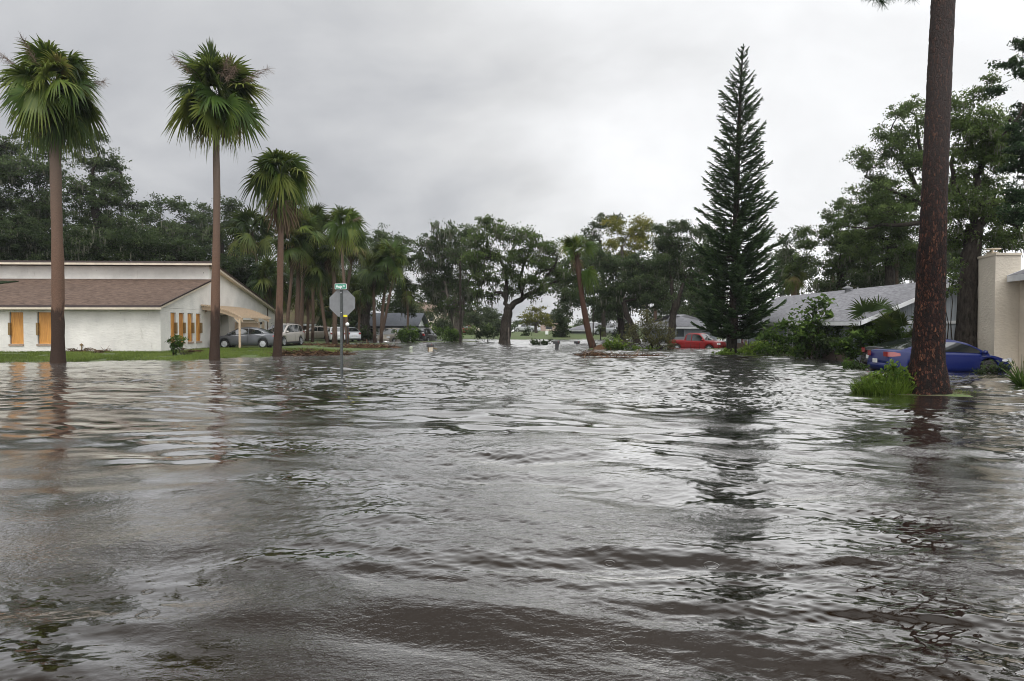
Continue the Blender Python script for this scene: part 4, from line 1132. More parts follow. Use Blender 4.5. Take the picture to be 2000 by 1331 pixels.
frame_obj('roof', [eA + [0, 0, .06], eA + rise + [0, 0, .06], eB + rise + [0, 0, .06], eB + [0, 0, .06]], 0.08, MT['shinglegrey'], ch, 1)
m_ = MB(); m_.prism([eA + [0, 0, -.14], eB + [0, 0, -.14], eB + [0, 0, .12], eA + [0, 0, .12]], (-0.05, 0, 0))
m_.prism([eA + [0, 0, -.10], eB + [0, 0, -.10], eB + [0.85, 0, -.10], eA + [0.85, 0, -.10]], (0, 0, 0.04))
m_.prism([eA + [-.05, 0.004, -.14], eA + rise + [0, 0.004, -.14], eA + rise + [0, 0.004, .14], eA + [-.05, 0.004, .14]], (0, 0.05, 0))
m_.build('eave_board', MT['white'], ch)
m_ = MB(); m_.box((px_x(1996, 29.3) , 29.85, 1.0), (0.22, 0.10, 0.36)); m_.build('meter_box', MT['siding'], ch)
# ------------------------------------------------------------------ vehicles (x forward, z up, origin under the centre)
def smoothp(prof, n=90, k=3):
    p = np.array(sorted(prof), float); x = np.linspace(p[0, 0], p[-1, 0], n); z = np.interp(x, p[:, 0], p[:, 1])
    for _ in range(k): z[1:-1] = (z[:-2] + 2 * z[1:-1] + z[2:]) / 4
    return x, z
def car(name, label, cat, L_, W_, belt, green, wr, wx, paint, side_win, wsh, rw, trk=None, pickup=False, tail=None, head=True, sill=0.22, group=None, rim='alloy',
        bevel=0.13, tumb=0.36, plate=True, cladding=None, roofrail=False):
    root = local_thing(name, label, cat, group)
    hw = W_ / 2
    bx, bz = smoothp(belt, 96, 2)
    def bel(x): return np.interp(x, bx, bz)
    gx_, gz_ = smoothp(green, 80, 2)
    def gr(x): return np.interp(x, gx_, gz_)
    def plan(x): return hw * (1 - 0.17 * np.abs(x / (L_ / 2)) ** 5 - 0.03 * (x / (L_ / 2)) ** 2)
    ra = wr * 1.16
    # lower body
    xs = np.unique(np.concatenate([np.linspace(-L_ / 2, L_ / 2, 70), *[np.linspace(w_ - ra, w_ + ra, 17) for w_ in wx]]))
    rings = []
    for x in xs:
        zb = sill + 0.10 * max(0, (abs(x) - L_ * 0.40) / (L_ * 0.1))
        for w_ in wx:
            if abs(x - w_) < ra: zb = max(zb, wr + math.sqrt(max(0, ra * ra - (x - w_) ** 2)) - 0.0)
        zt = bel(x); pw = plan(x); zb = min(zb, zt - 0.12)
        hh = zt - zb
        sh = 0.055
        pts = [(pw * 0.93, zb - 0.0), (pw * 0.975, zb + 0.03), (pw * 0.992, zb + hh * 0.25), (pw, zb + hh * 0.52), (pw * 0.992, zb + hh * 0.70), (pw * 0.972, zt - sh * 1.6), (pw * 0.945, zt - sh * 0.45),
               (pw * 0.90, zt), (pw * 0.6, zt + 0.022), (0, zt + 0.032)]
        full = [(x, a, b_) for a, b_ in pts] + [(x, -a, b_) for a, b_ in pts[-2::-1]]
        rings.append(full)
    V = np.array(rings); m0, n0 = V.shape[:2]
    body = MB()
    i = np.arange(m0 - 1)[:, None] * n0; j = np.arange(n0 - 1)[None]
    body.add(V.reshape(-1, 3), np.stack([i + j, i + j + 1, i + n0 + j + 1, i + n0 + j], -1).reshape(-1, 4))
    for e, sg in ((0, 1), (m0 - 1, -1)):
        body.add(V[e] , [tuple(range(n0))[::sg]])
        # rounded nose / tail
    # greenhouse
    g0, g1 = green[0][0], green[-1][0]
    gs = np.linspace(g0, g1, 60)
    def gsec(x):
        zb = bel(x) - 0.02; zt = max(gr(x), zb + 0.005); wb = plan(x) * 0.905; wt = wb - tumb * (zt - zb)
        return zb, zt, wb, wt
    rg = []
    for x in gs:
        zb, zt, wb, wt = gsec(x); h = zt - zb; rd = min(0.07, h * 0.4)
        pts = [(wb, zb), (wb - tumb * 0.82 * (h - rd) * 0.55, zb + (h - rd) * 0.55), (wt + tumb * rd, zt - rd), (wt - rd * 0.25, zt - rd * 0.32), (wt - rd * 0.9, zt + 0.0), (wt * 0.5, zt + 0.03 * min(1, h * 3)), (0, zt + 0.04 * min(1, h * 3))]
        rg.append([(x, a, b_) for a, b_ in pts] + [(x, -a, b_) for a, b_ in pts[-2::-1]])
    V = np.array(rg); m0, n0 = V.shape[:2]
    i = np.arange(m0 - 1)[:, None] * n0; j = np.arange(n0 - 1)[None]
    body.add(V.reshape(-1, 3), np.stack([i + j, i + j + 1, i + n0 + j + 1, i + n0 + j], -1).reshape(-1, 4))
    body.add(V[0], [tuple(range(n0))]); body.add(V[-1], [tuple(range(n0))[::-1]])
    bo = body.build('body', MT[paint] if isinstance(paint, str) else paint, root, smooth=True)
    # dark underside and wheel wells
    m_ = MB(); m_.box((0, 0, 0.42), (L_ * 0.93, W_ * 0.80, 0.44)); m_.box((0, 0, 0.24), (L_ * 0.9, W_ * 0.84, 0.10))
    m_.build('underbody', MT['black'], root)
    # side windows
    for s_ in (1, -1):
        for (a, b_) in side_win:
            m_ = MB(); xx = np.linspace(a, b_, 14); lo = []; hi = []
            for x in xx:
                zb, zt, wb, wt = gsec(x); h = zt - zb
                z0 = zb + 0.05; z1 = max(z0 + 0.012, zt - 0.085)
                f = lambda z: (x, s_ * (wb - tumb * (z - zb) * (0.82 if z < zb + h * .4 else 0.97) + 0.010), z)
                lo.append(f(z0)); hi.append(f(z1))
            md = [((np.array(p) + np.array(q2)) / 2 + np.array([0, s_ * 0.006, 0])) for p, q2 in zip(lo, hi)]
            k = len(xx); vv = np.array(lo + [tuple(q_) for q_ in md] + hi)
            fs = []
            for r_ in range(2):
                for c2 in range(k - 1):
                    q_ = (r_ * k + c2, r_ * k + c2 + 1, (r_ + 1) * k + c2 + 1, (r_ + 1) * k + c2); fs.append(q_ if s_ < 0 else q_[::-1])
            m_.add(vv, fs); m_.build('side_window', MT['glass'], root, smooth=True)
    def glass_patch(nm, a, b_, kf=0.88, ins=0.03):
        m_ = MB(); xx = np.linspace(a, b_, 12); yy = np.linspace(-1, 1, 11); vv = []
        for x in xx:
            zb, zt, wb, wt = gsec(x); h = zt - zb; rd = min(0.07, h * 0.4)
            for q_ in yy:
                hwid = (wt - rd * 0.9) * 0.97
                y = q_ * hwid; z = zt + (0.04 - 0.04 * abs(q_) ** 1.6) * min(1, h * 3) + 0.012
                vv.append((x, y, z))
        fs = [(r_ * 11 + c2, r_ * 11 + c2 + 1, (r_ + 1) * 11 + c2 + 1, (r_ + 1) * 11 + c2) for r_ in range(11) for c2 in range(10)]
        fs = [f[::-1] for f in fs]
        m_.add(vv, fs); m_.build(nm, MT['glass'], root, smooth=True)
    if not pickup or True:
        glass_patch('windshield', *wsh)
        if rw: glass_patch('rear_window', *rw)
    # wheels
    for w_ in wx:
        for s_ in (1, -1):
            we = local_thing('wheel', None, None); we.parent = root; we.location = (w_, s_ * (hw - 0.11), wr)
            if s_ < 0: we.rotation_euler = (0, 0, math.pi)
            m_ = MB(); m_.lathe([(wr * 0.66, 0.10), (wr * 0.9, 0.11), (wr * 0.985, 0.085), (wr, 0.03), (wr, -0.05), (wr * 0.97, -0.09), (wr * 0.6, -0.09)], n=30, axis='y'); m_.build('tyre', MT['tire'], we, smooth=True)
            m_ = MB(); m_.lathe([(wr * 0.67, 0.10), (wr * 0.62, 0.105), (wr * 0.60, 0.05), (wr * 0.2, 0.06), (0.0, 0.065)], n=24, axis='y')
            for k in range(5):
                a = k * 2 * math.pi / 5
                for da in (-0.12, 0.12):
                    m_.bar((math.cos(a) * wr * .12, 0.085, math.sin(a) * wr * .12), (math.cos(a + da) * wr * .63, 0.095, math.sin(a + da) * wr * .63), wr * 0.10, 0.03)
            m_.lathe([(wr * 0.16, 0.05), (wr * 0.16, 0.10), (0, 0.105)], n=12, axis='y'); m_.build('rim', MT[rim], we, smooth=False)
            m_ = MB(); m_.lathe([(wr * 0.60, 0.042), (0.0, 0.042)], n=20, axis='y'); m_.build('brake_disc', MT['black'], we)
    # lamps: shells that wrap the corners, following the body plan
    def corner(nm, mat, x0, x1, z0, z1, wrap, rear):
        for s_ in (1, -1):
            m_ = MB(); pts = []
            for x in np.linspace(x0, x1, 8):
                pts.append((x, s_ * (plan(x) * 0.992 + 0.012)))
            e = x0 if rear else x1
            if rear: pts = pts[::-1]
            pe = plan(e)
            for f in np.linspace(0.95, 1 - wrap, 5): pts.append((e - (0.018 if rear else -0.018), s_ * pe * f))
            n = len(pts); vv = []
            for t_, (x, y) in enumerate(pts):
                fr = t_ / (n - 1); pin = 0.0 if fr > 0.35 else (0.35 - fr) * 0.45 * (z1 - z0)
                vv.append((x, y, z0 + pin)); 
            for t_, (x, y) in enumerate(pts):
                fr = t_ / (n - 1); pin = 0.0 if fr > 0.35 else (0.35 - fr) * 0.9 * (z1 - z0)
                vv.append((x, y * 0.985, z1 - pin))
            fs = [(k, k + 1, n + k + 1, n + k) for k in range(n - 1)]
            m_.add(vv, fs); m_.build(nm, MT[mat], root, smooth=True)
    if tail: corner('taillight', 'red', -L_ / 2, -L_ / 2 + tail[0], tail[1], tail[2], tail[3], True)
    if head: corner('headlight', 'lens', L_ / 2 - head[0], L_ / 2, head[1], head[2], head[3], False)
    # bumpers
    for sg in (-1, 1):
        m_ = MB(); pts = []
        for q_ in np.linspace(-1, 1, 15):
            x = sg * (L_ / 2 + 0.05 - 0.16 * abs(q_) ** 4); pts.append((x, q_ * plan(L_ / 2) * 1.03, 0.42))
        a = np.array(pts); prof = [(-0.10, -0.16), (0.02, -0.15), (0.045, 0.0), (0.03, 0.09), (-0.08, 0.14)]
        n = len(prof); vv = []
        for p in a:
            for (dx, dz) in prof: vv.append((p[0] + sg * dx, p[1], p[2] + dz))
        fs = []
        for r_ in range(14):
            for c2 in range(n - 1):
                q_ = (r_ * n + c2, r_ * n + c2 + 1, (r_ + 1) * n + c2 + 1, (r_ + 1) * n + c2); fs.append(q_ if sg < 0 else q_[::-1])
        m_.add(vv, fs); m_.build('bumper', MT['chrome'] if pickup else (MT[paint] if isinstance(paint, str) else paint), root, smooth=True)
    if plate:
        m_ = MB(); m_.box((-L_ / 2 - 0.10, 0, plate if plate is not True else 0.62), (0.02, 0.31, 0.16)); m_.build('licence_plate', MT['plate'], root)
    # mirrors, handles, door gaps
    xm = wsh[0] - 0.12 if wsh[0] > wsh[1] else wsh[1] - 0.22
    for s_ in (1, -1):
        m_ = MB(); zb, zt, wb, wt = gsec(xm)
        m_.lathe([(0.0, -0.10), (0.07, -0.085), (0.085, 0), (0.06, 0.08), (0, 0.10)], (xm, s_ * (wb + 0.12), zb + 0.11), 10, axis='y'); m_.bar((xm, s_ * (wb - 0.02), zb + 0.05), (xm, s_ * (wb + 0.10), zb + 0.09), 0.05, 0.03)
        m_.build('mirror', MT[paint] if isinstance(paint, str) else paint, root, smooth=True)
        gaps = sorted(set([side_win[0][1], side_win[0][0], (side_win[-1][0] if len(side_win) > 1 else side_win[0][0])]))
        m_ = MB()
        for gx2 in gaps:
            zz = np.linspace(sill + 0.10, bel(gx2) - 0.03, 7)
            for k in range(6):
                yk = lambda z: s_ * (plan(gx2) * np.interp((z - sill) / (bel(gx2) - sill), [0, .03, .25, .52, .7, .9, 1], [.93, .975, .992, 1, .992, .965, .94]) + 0.003)
                m_.bar((gx2, yk(zz[k]), zz[k]), (gx2, yk(zz[k + 1]), zz[k + 1]), 0.012, 0.012)
        m_.build('door_gap', MT['black'], root)
        for gx2 in gaps[:-1]:
            m_ = MB(); zh = bel(gx2) - 0.16; m_.box((gx2 + 0.20, s_ * (plan(gx2) * 0.985 + 0.018), zh), (0.20, 0.03, 0.035)); m_.build('door_handle', MT['chrome'] if not isinstance(paint, str) else MT[paint], root)
    if cladding:
        for s_ in (1, -1):
            m_ = MB(); m_.box((0, s_ * (hw * 0.985), sill + 0.06), (L_ * 0.52, 0.05, 0.14)); m_.build('side_skirt', MT[cladding], root)
    if roofrail:
        for s_ in (1, -1):
            zb, zt, wb, wt = gsec(0); m_ = MB(); m_.tube([(-1.5, s_ * wt * .92, zt + .02), (-1.3, s_ * wt * .92, zt + .08), (0.4, s_ * wt * .92, zt + .08), (0.6, s_ * wt * .92, zt + .02)], 0.02, 6); m_.build('roof_rail', MT['black'], root)
    return root

MT['paint_grey'] = m_paint('metallic_grey_paint', (0.10, 0.105, 0.115), 0.3, 0.35)
MT['paint_silver'] = m_paint('champagne_paint', (0.42, 0.39, 0.36), 0.3, 0.35)
MT['paint_tan'] = m_paint('taupe_paint', (0.24, 0.215, 0.18), 0.35, 0.3)
MT['paint_lightsilver'] = m_paint('light_silver_paint', (0.50, 0.51, 0.53), 0.3, 0.3)
MT['paint_blue'] = m_paint('deep_blue_paint', (0.002, 0.009, 0.085), 0.35, 0.0)
MT['paint_black'] = m_paint('black_paint', (0.010, 0.010, 0.011), 0.25)
MT['paint_red'] = m_paint('red_paint', (0.20, 0.006, 0.007), 0.3)
MT['paint_white'] = m_paint('white_paint', (0.75, 0.76, 0.77), 0.35)

SEDAN = dict(L_=4.5, W_=1.74, belt=[(-2.25, .60), (-2.2, .90), (-2.05, 1.0), (-1.5, 1.03), (0, .97), (1.0, .93), (1.7, .84), (2.1, .70), (2.25, .50)],
             green=[(-1.85, .98), (-1.45, 1.17), (-0.95, 1.38), (-0.35, 1.47), (0.1, 1.475), (0.5, 1.40), (1.0, 1.13), (1.32, .93)], wr=0.31, wx=(-1.28, 1.36),
             side_win=[(-1.48, -1.22), (-1.17, -0.30), (-0.24, 0.98)], wsh=(0.52, 1.27), rw=(-1.72, -0.98), tail=(0.30, .78, .95, .34), head=(0.35, .58, .72, .35))
SUV = dict(L_=4.85, W_=1.86, belt=[(-2.42, .60), (-2.38, 1.05), (-2.2, 1.12), (0, 1.07), (1.2, 1.04), (1.9, .98), (2.3, .85), (2.42, .55)],
           green=[(-2.36, 1.05), (-2.25, 1.35), (-2.0, 1.66), (-1.2, 1.74), (-0.2, 1.75), (0.35, 1.68), (0.9, 1.33), (1.28, 1.05)], wr=0.36, wx=(-1.45, 1.45),
           side_win=[(-2.08, -1.38), (-1.30, -0.40), (-0.34, 0.86)], wsh=(0.38, 1.22), rw=(-2.30, -2.02), tail=(0.12, .95, 1.15, .25), head=(0.35, .75, .92, .38), cladding='black', roofrail=True, tumb=0.26)
COUPE = dict(L_=4.82, W_=1.86, belt=[(-2.41, .62), (-2.36, .96), (-2.2, 1.04), (-1.5, 1.04), (-0.6, .97), (0.8, .92), (1.7, .83), (2.2, .68), (2.41, .48)],
             green=[(-2.02, 1.02), (-1.4, 1.20), (-0.8, 1.37), (-0.2, 1.44), (0.25, 1.43), (0.7, 1.32), (1.2, 1.08), (1.5, .92)], wr=0.335, wx=(-1.35, 1.43),
             side_win=[(-1.32, -0.62), (-0.55, 1.12)], wsh=(0.58, 1.42), rw=(-1.92, -0.72), tail=(0.42, .80, .985, .40), head=(0.45, .60, .73, .35))
PICKUP = dict(L_=5.8, W_=2.0, belt=[(-2.9, .75), (-2.88, 1.22), (-2.7, 1.24), (-0.95, 1.24), (-0.85, 1.18), (1.0, 1.18), (1.4, 1.22), (2.3, 1.18), (2.75, 1.05), (2.9, .70)],
              green=[(-0.98, 1.20), (-0.90, 1.60), (-0.75, 1.88), (-0.3, 1.93), (0.4, 1.92), (0.7, 1.85), (1.1, 1.52), (1.4, 1.2)], wr=0.40, wx=(-1.75, 1.85),
              side_win=[(-0.72, -0.18), (-0.10, 1.02)], wsh=(0.75, 1.36), rw=(-0.965, -0.80), tail=(0.10, .85, 1.12, .12), head=(0.25, .85, 1.05, .3), pickup=True, sill=0.40, tumb=0.26)

c = car('parked_car', 'dark grey sedan parked on the lawn under the tan pergola', 'car', paint='paint_grey', **SEDAN)
p = P(484, 640, 49.0); place(c, (p[0], 49.0, gz(p[0], 49.0) - 0.02), math.radians(180 + 4))
c = car('parked_car', 'champagne minivan-like crossover behind the third tall palm, facing the street', 'car', paint='paint_silver', **SUV)
p = P(551, 640, 54.0); place(c, (p[0], 54.0, gz(p[0], 54.0) - 0.02), math.radians(262))
c = car('parked_car', 'taupe hatchback parked side-on before the mossy-roofed cottage', 'car', paint='paint_tan', **{**SEDAN, 'green': [(-2.12, .98), (-1.9, 1.22), (-1.4, 1.42), (-0.35, 1.50), (0.1, 1.49), (0.5, 1.41), (1.0, 1.13), (1.32, .93)], 'side_win': [(-1.85, -1.22), (-1.17, -0.30), (-0.24, 0.98)], 'rw': (-2.08, -1.45)})
p = P(618, 640, 71); place(c, (p[0], 71, gz(p[0], 71)), math.radians(183))
c = car('parked_car', 'white and silver sedan with red taillights half behind the twin palm trunks', 'car', paint='paint_white', **SEDAN)
p = P(657, 640, 68); place(c, (p[0], 68, gz(p[0], 68) + 0.0), math.radians(110))
c = car('parked_car', 'light silver sedan with its tail to the street, right of the globe lamp', 'car', paint='paint_lightsilver', **SEDAN)
p = P(681, 640, 72); place(c, (p[0], 72, max(-0.1, gz(p[0], 72))), math.radians(118))
c = car('parked_truck', 'grey pickup truck left of the round hedge in the flooded drive', 'truck', paint='paint_tan', **PICKUP)
p = P(768, 640, 78); place(c, (p[0], 78, -0.45), math.radians(255))
c = car('parked_car', 'black crossover just right of the round hedge', 'car', paint='paint_black', **SUV)
p = P(829, 640, 76); place(c, (p[0], 76, -0.25), math.radians(80))
c = car('red_pickup', 'red pickup truck standing in the flood behind the thin shrub', 'truck', paint='paint_red', **PICKUP)
p = P(1362, 640, 54); place(c, (p[0], 54, -0.34), math.radians(-46)); c.scale = (0.79, 0.79, 0.79)
c = car('blue_coupe', 'deep blue coupe half under water behind the big pine trunk', 'car', paint='paint_blue', rim='darkalloy', **COUPE)
p = P(1832, 640, 27.0); place(c, (p[0], 27.0, -0.17), math.radians(1))
c = car('black_coupe', 'black car parked close behind the blue coupe', 'car', paint='paint_black', rim='darkalloy', **COUPE)
p = P(1808, 640, 29.6); place(c, (p[0], 29.6, -0.14), math.radians(1))
c = car('far_car', 'tiny white pickup truck on the far lawn below the yellowing tree', 'truck', paint='paint_lightsilver', **PICKUP)
p = P(1030, 640, 146); place(c, (p[0], 146, 0.25), math.radians(145))
c = car('far_car', 'tiny silver crossover on the far drive right of the leaning palm', 'car', paint='paint_lightsilver', **SUV)
p = P(1183, 640, 108); place(c, (p[0], 108, 0.3), math.radians(185))
c = car('far_car', 'tiny bright red car far behind the utility pole', 'car', paint='paint_red', **SEDAN)
p = P(912, 640, 120); place(c, (p[0], 120, 0.25), math.radians(95))
# ------------------------------------------------------------------ the three tall palms on the left
palm('leftmost tall palm, before the plywood windows, with a wide drooping head', 32.9, [(113, 706), (114, 560), (110, 400), (106, 180)], 0.30, 0.235, 110, 21, nf=60, dead=7, seeds=3, emin=-48, bias=(0.10, 0), group='tall palms on the left lawn', nseg=36, droop=0.75)
palm('tallest slim palm at the stucco house corner, brown seed stalks in its head', 35.9, [(419, 700), (422, 520), (424, 380), (420, 188)], 0.25, 0.168, 112, 22, nf=50, dead=3, seeds=8, emin=-55, bias=(-0.05, 0.0), group='tall palms on the left lawn', nseg=36, droop=0.45, vshift=-0.02)
palm('shorter tall palm beside the parked sedan, round head with a skirt of dead fronds', 40.0, [(541, 694), (546, 600), (548, 500), (549, 350)], 0.25, 0.16, 79, 23, nf=56, dead=22, seeds=0, emin=-26, group='tall palms on the left lawn', nseg=24, droop=0.8, vshift=0.08, boots=1.4)

# ------------------------------------------------------------------ palm grove behind
G_ = 'palms in the grove behind the cars'
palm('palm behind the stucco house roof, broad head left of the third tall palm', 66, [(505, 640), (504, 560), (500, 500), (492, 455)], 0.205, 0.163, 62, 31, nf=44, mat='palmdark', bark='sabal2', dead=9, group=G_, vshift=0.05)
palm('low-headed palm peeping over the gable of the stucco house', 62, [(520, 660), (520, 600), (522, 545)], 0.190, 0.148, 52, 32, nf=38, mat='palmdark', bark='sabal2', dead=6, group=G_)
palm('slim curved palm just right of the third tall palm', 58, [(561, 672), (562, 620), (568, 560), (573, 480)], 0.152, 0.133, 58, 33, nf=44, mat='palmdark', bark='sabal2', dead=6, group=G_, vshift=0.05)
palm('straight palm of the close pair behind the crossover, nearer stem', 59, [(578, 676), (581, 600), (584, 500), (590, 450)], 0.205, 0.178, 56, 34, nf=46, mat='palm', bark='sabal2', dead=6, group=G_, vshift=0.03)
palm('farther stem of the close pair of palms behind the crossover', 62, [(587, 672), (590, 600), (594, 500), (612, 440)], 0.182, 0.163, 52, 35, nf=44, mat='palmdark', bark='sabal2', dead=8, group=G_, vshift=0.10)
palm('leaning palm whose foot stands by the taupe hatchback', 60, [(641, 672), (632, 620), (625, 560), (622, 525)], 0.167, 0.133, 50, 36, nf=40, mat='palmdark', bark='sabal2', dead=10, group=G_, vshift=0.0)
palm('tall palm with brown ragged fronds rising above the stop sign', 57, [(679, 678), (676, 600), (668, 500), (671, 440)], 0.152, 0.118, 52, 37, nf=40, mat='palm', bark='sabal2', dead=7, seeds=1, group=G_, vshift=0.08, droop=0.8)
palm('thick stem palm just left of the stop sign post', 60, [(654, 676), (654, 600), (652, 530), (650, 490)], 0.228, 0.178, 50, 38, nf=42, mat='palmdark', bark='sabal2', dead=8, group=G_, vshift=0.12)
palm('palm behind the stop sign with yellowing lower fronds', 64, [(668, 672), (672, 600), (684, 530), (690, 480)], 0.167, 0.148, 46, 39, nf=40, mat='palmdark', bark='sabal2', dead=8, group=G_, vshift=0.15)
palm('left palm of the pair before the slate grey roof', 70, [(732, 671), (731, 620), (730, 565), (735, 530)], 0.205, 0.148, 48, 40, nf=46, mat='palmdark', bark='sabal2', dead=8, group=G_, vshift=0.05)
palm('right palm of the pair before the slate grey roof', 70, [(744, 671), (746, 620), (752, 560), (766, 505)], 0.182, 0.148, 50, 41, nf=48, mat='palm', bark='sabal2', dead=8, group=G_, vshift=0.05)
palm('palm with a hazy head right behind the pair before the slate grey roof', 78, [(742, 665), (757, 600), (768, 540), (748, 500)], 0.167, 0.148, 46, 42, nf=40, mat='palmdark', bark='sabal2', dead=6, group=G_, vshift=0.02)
palm('short palm low between the stucco gable and the mossy cottage', 72, [(545, 660), (542, 600), (540, 575)], 0.152, 0.133, 42, 43, nf=34, mat='palmdark', bark='sabal2', dead=4, group=G_)
for k, (px, py, yd, rr_, lb) in enumerate([(600, 560, 68, 46, 'stemless palm fronds hanging above the mossy cottage roof'), (560, 545, 72, 44, 'dense fan fronds behind the slim curved palm'),
                                     (610, 500, 66, 44, 'dark fan fronds high between the close pair and the ragged palm'), (700, 560, 74, 46, 'dark fan fronds between the stop sign and the slate grey roof'),
                                     (640, 600, 74, 40, 'low dark fan fronds over the taupe hatchback'), (455, 560, 76, 40, 'green fan fronds peeping over the clerestory roof'), (795, 560, 80, 34, 'fan fronds right of the pair of palms over the slate roof')]):
    palm(lb, yd, [(px, 665), (px + 2, 620), (px, py + 10)], 0.152, 0.133, rr_, 50 + k, nf=34, mat='palmdark', bark='sabal2', dead=5, group=G_, vshift=0.0, nseg=18)

# ------------------------------------------------------------------ big trees behind the stucco house
G1 = 'oaks behind the stucco house'
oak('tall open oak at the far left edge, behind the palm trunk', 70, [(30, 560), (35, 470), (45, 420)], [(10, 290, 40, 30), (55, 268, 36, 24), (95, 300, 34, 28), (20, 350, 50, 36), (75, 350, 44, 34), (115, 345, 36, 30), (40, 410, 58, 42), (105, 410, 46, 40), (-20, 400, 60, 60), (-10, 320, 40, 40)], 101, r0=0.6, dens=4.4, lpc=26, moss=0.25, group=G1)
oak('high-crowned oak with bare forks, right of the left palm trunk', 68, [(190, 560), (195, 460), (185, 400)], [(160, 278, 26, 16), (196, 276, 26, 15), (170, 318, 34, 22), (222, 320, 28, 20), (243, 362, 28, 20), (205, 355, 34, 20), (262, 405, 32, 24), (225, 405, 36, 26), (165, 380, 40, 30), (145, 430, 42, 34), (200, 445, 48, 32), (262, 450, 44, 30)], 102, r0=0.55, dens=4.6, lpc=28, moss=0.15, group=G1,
    limbs=[([(185, 400), (178, 345), (196, 300)], 0.22), ([(185, 400), (215, 360), (240, 345)], 0.2)])
oak('grey-green rounded tree behind the clerestory, left of the second tall palm', 82, [(345, 560), (343, 490), (340, 450)], [(300, 425, 22, 18), (335, 405, 24, 22), (358, 430, 26, 22), (315, 450, 36, 26), (365, 465, 34, 28), (300, 395, 14, 12), (340, 460, 34, 26)], 103, r0=0.45, moss=0.2, group=G1)
oak('feathery tree right of the second tall palm', 88, [(430, 560), (432, 480), (432, 440)], [(400, 425, 20, 26), (443, 402, 22, 20), (455, 430, 22, 20), (425, 450, 36, 28), (395, 465, 26, 28), (470, 460, 30, 30), (440, 490, 50, 26)], 104, r0=0.4, mat='oakfar', group=G1)
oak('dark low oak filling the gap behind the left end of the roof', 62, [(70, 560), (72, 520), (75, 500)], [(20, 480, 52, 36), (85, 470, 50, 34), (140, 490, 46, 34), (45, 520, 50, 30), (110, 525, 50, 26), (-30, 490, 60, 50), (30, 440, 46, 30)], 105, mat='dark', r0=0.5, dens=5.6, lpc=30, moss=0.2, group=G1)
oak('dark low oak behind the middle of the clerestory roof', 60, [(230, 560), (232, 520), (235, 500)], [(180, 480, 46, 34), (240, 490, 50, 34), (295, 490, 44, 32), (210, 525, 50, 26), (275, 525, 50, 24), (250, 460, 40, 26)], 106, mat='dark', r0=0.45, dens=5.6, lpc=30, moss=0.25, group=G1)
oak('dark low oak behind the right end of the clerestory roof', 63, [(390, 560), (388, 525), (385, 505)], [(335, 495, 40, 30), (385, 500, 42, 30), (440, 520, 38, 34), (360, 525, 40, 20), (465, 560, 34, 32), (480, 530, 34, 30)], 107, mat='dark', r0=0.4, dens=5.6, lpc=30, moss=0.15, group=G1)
oak('oak with mottled crown behind the pair of palms and the slate roof', 82, [(715, 668), (713, 620), (722, 580), (735, 540)], [(742, 462, 30, 22), (775, 475, 28, 22), (712, 490, 30, 26), (790, 505, 20, 20), (760, 520, 40, 26), (720, 560, 40, 30), (690, 600, 34, 28), (785, 570, 26, 36), (700, 530, 40, 30), (800, 600, 14, 22)], 108, r0=0.55, moss=0.15, dens=4.6,
    limbs=[([(715, 640), (700, 600), (690, 570)], 0.28)])
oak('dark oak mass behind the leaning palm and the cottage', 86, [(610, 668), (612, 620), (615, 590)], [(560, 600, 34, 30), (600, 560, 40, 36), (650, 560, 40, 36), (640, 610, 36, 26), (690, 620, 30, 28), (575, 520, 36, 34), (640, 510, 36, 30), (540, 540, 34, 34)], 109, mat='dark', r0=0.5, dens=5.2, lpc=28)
oak('bright green low tree over the gable slope of the stucco house', 70, [(490, 640), (490, 590), (488, 575)], [(482, 560, 24, 22), (500, 585, 22, 20), (470, 590, 18, 14)], 110, mat='oakbright', r0=0.2)
bush('dark shrubbery below the leaning oak, left of the slate roof house', 80, (700, 668), [(695, 655, 18, 12), (715, 652, 18, 14), (680, 640, 18, 14)], 111, mat='dark', stems=3)

# ------------------------------------------------------------------ middle distance
oak('moss-hung twin-stem oak behind the utility pole', 80, [(893, 668), (892, 640), (890, 610), (892, 585)], [(840, 480, 30, 20), (826, 520, 18, 30), (868, 462, 32, 22), (905, 452, 34, 22), (850, 520, 36, 30), (900, 500, 40, 30), (880, 550, 38, 30), (930, 520, 30, 30), (850, 570, 26, 28), (915, 580, 32, 30), (835, 555, 16, 20), (875, 600, 26, 20)], 121, bark='barkgrey', r0=0.55, dens=5.0, lpc=26, moss=0.55, moss_len=1.3,
    limbs=[([(893, 655), (903, 610), (906, 570)], 0.36), ([(892, 640), (876, 590), (868, 550)], 0.3)])
oak('great spreading live oak in the middle, its black trunk forking low', 66.5, [(984, 672), (988, 645), (990, 620), (993, 601)],
    [(952, 437, 24, 14), (972, 455, 28, 18), (1000, 470, 30, 18), (930, 470, 30, 20), (1027, 455, 12, 14), (1050, 478, 26, 18), (1078, 490, 26, 22), (960, 495, 34, 22), (1010, 505, 36, 20), (925, 510, 30, 22), (1045, 515, 34, 18), (985, 535, 34, 18), (1030, 548, 36, 16), (1082, 530, 28, 22), (945, 545, 30, 22), (1000, 565, 28, 12), (1060, 565, 26, 12), (960, 580, 20, 12), (1042, 580, 14, 10), (930, 580, 16, 16)],
    122, mat='oakbright', r0=0.62, dens=4.8, lpc=26, moss=0.3, shift=-0.05,
    limbs=[([(993, 604), (1012, 588), (1035, 573), (1065, 562), (1095, 545)], 0.34, 2), ([(991, 606), (986, 580), (975, 570), (966, 571)], 0.26), ([(988, 585), (990, 545), (975, 500)], 0.24), ([(1020, 583), (1015, 545), (1030, 500), (1040, 470)], 0.18), ([(1050, 568), (1080, 525), (1090, 500)], 0.15), ([(1012, 560), (1050, 535), (1085, 520)], 0.15)])
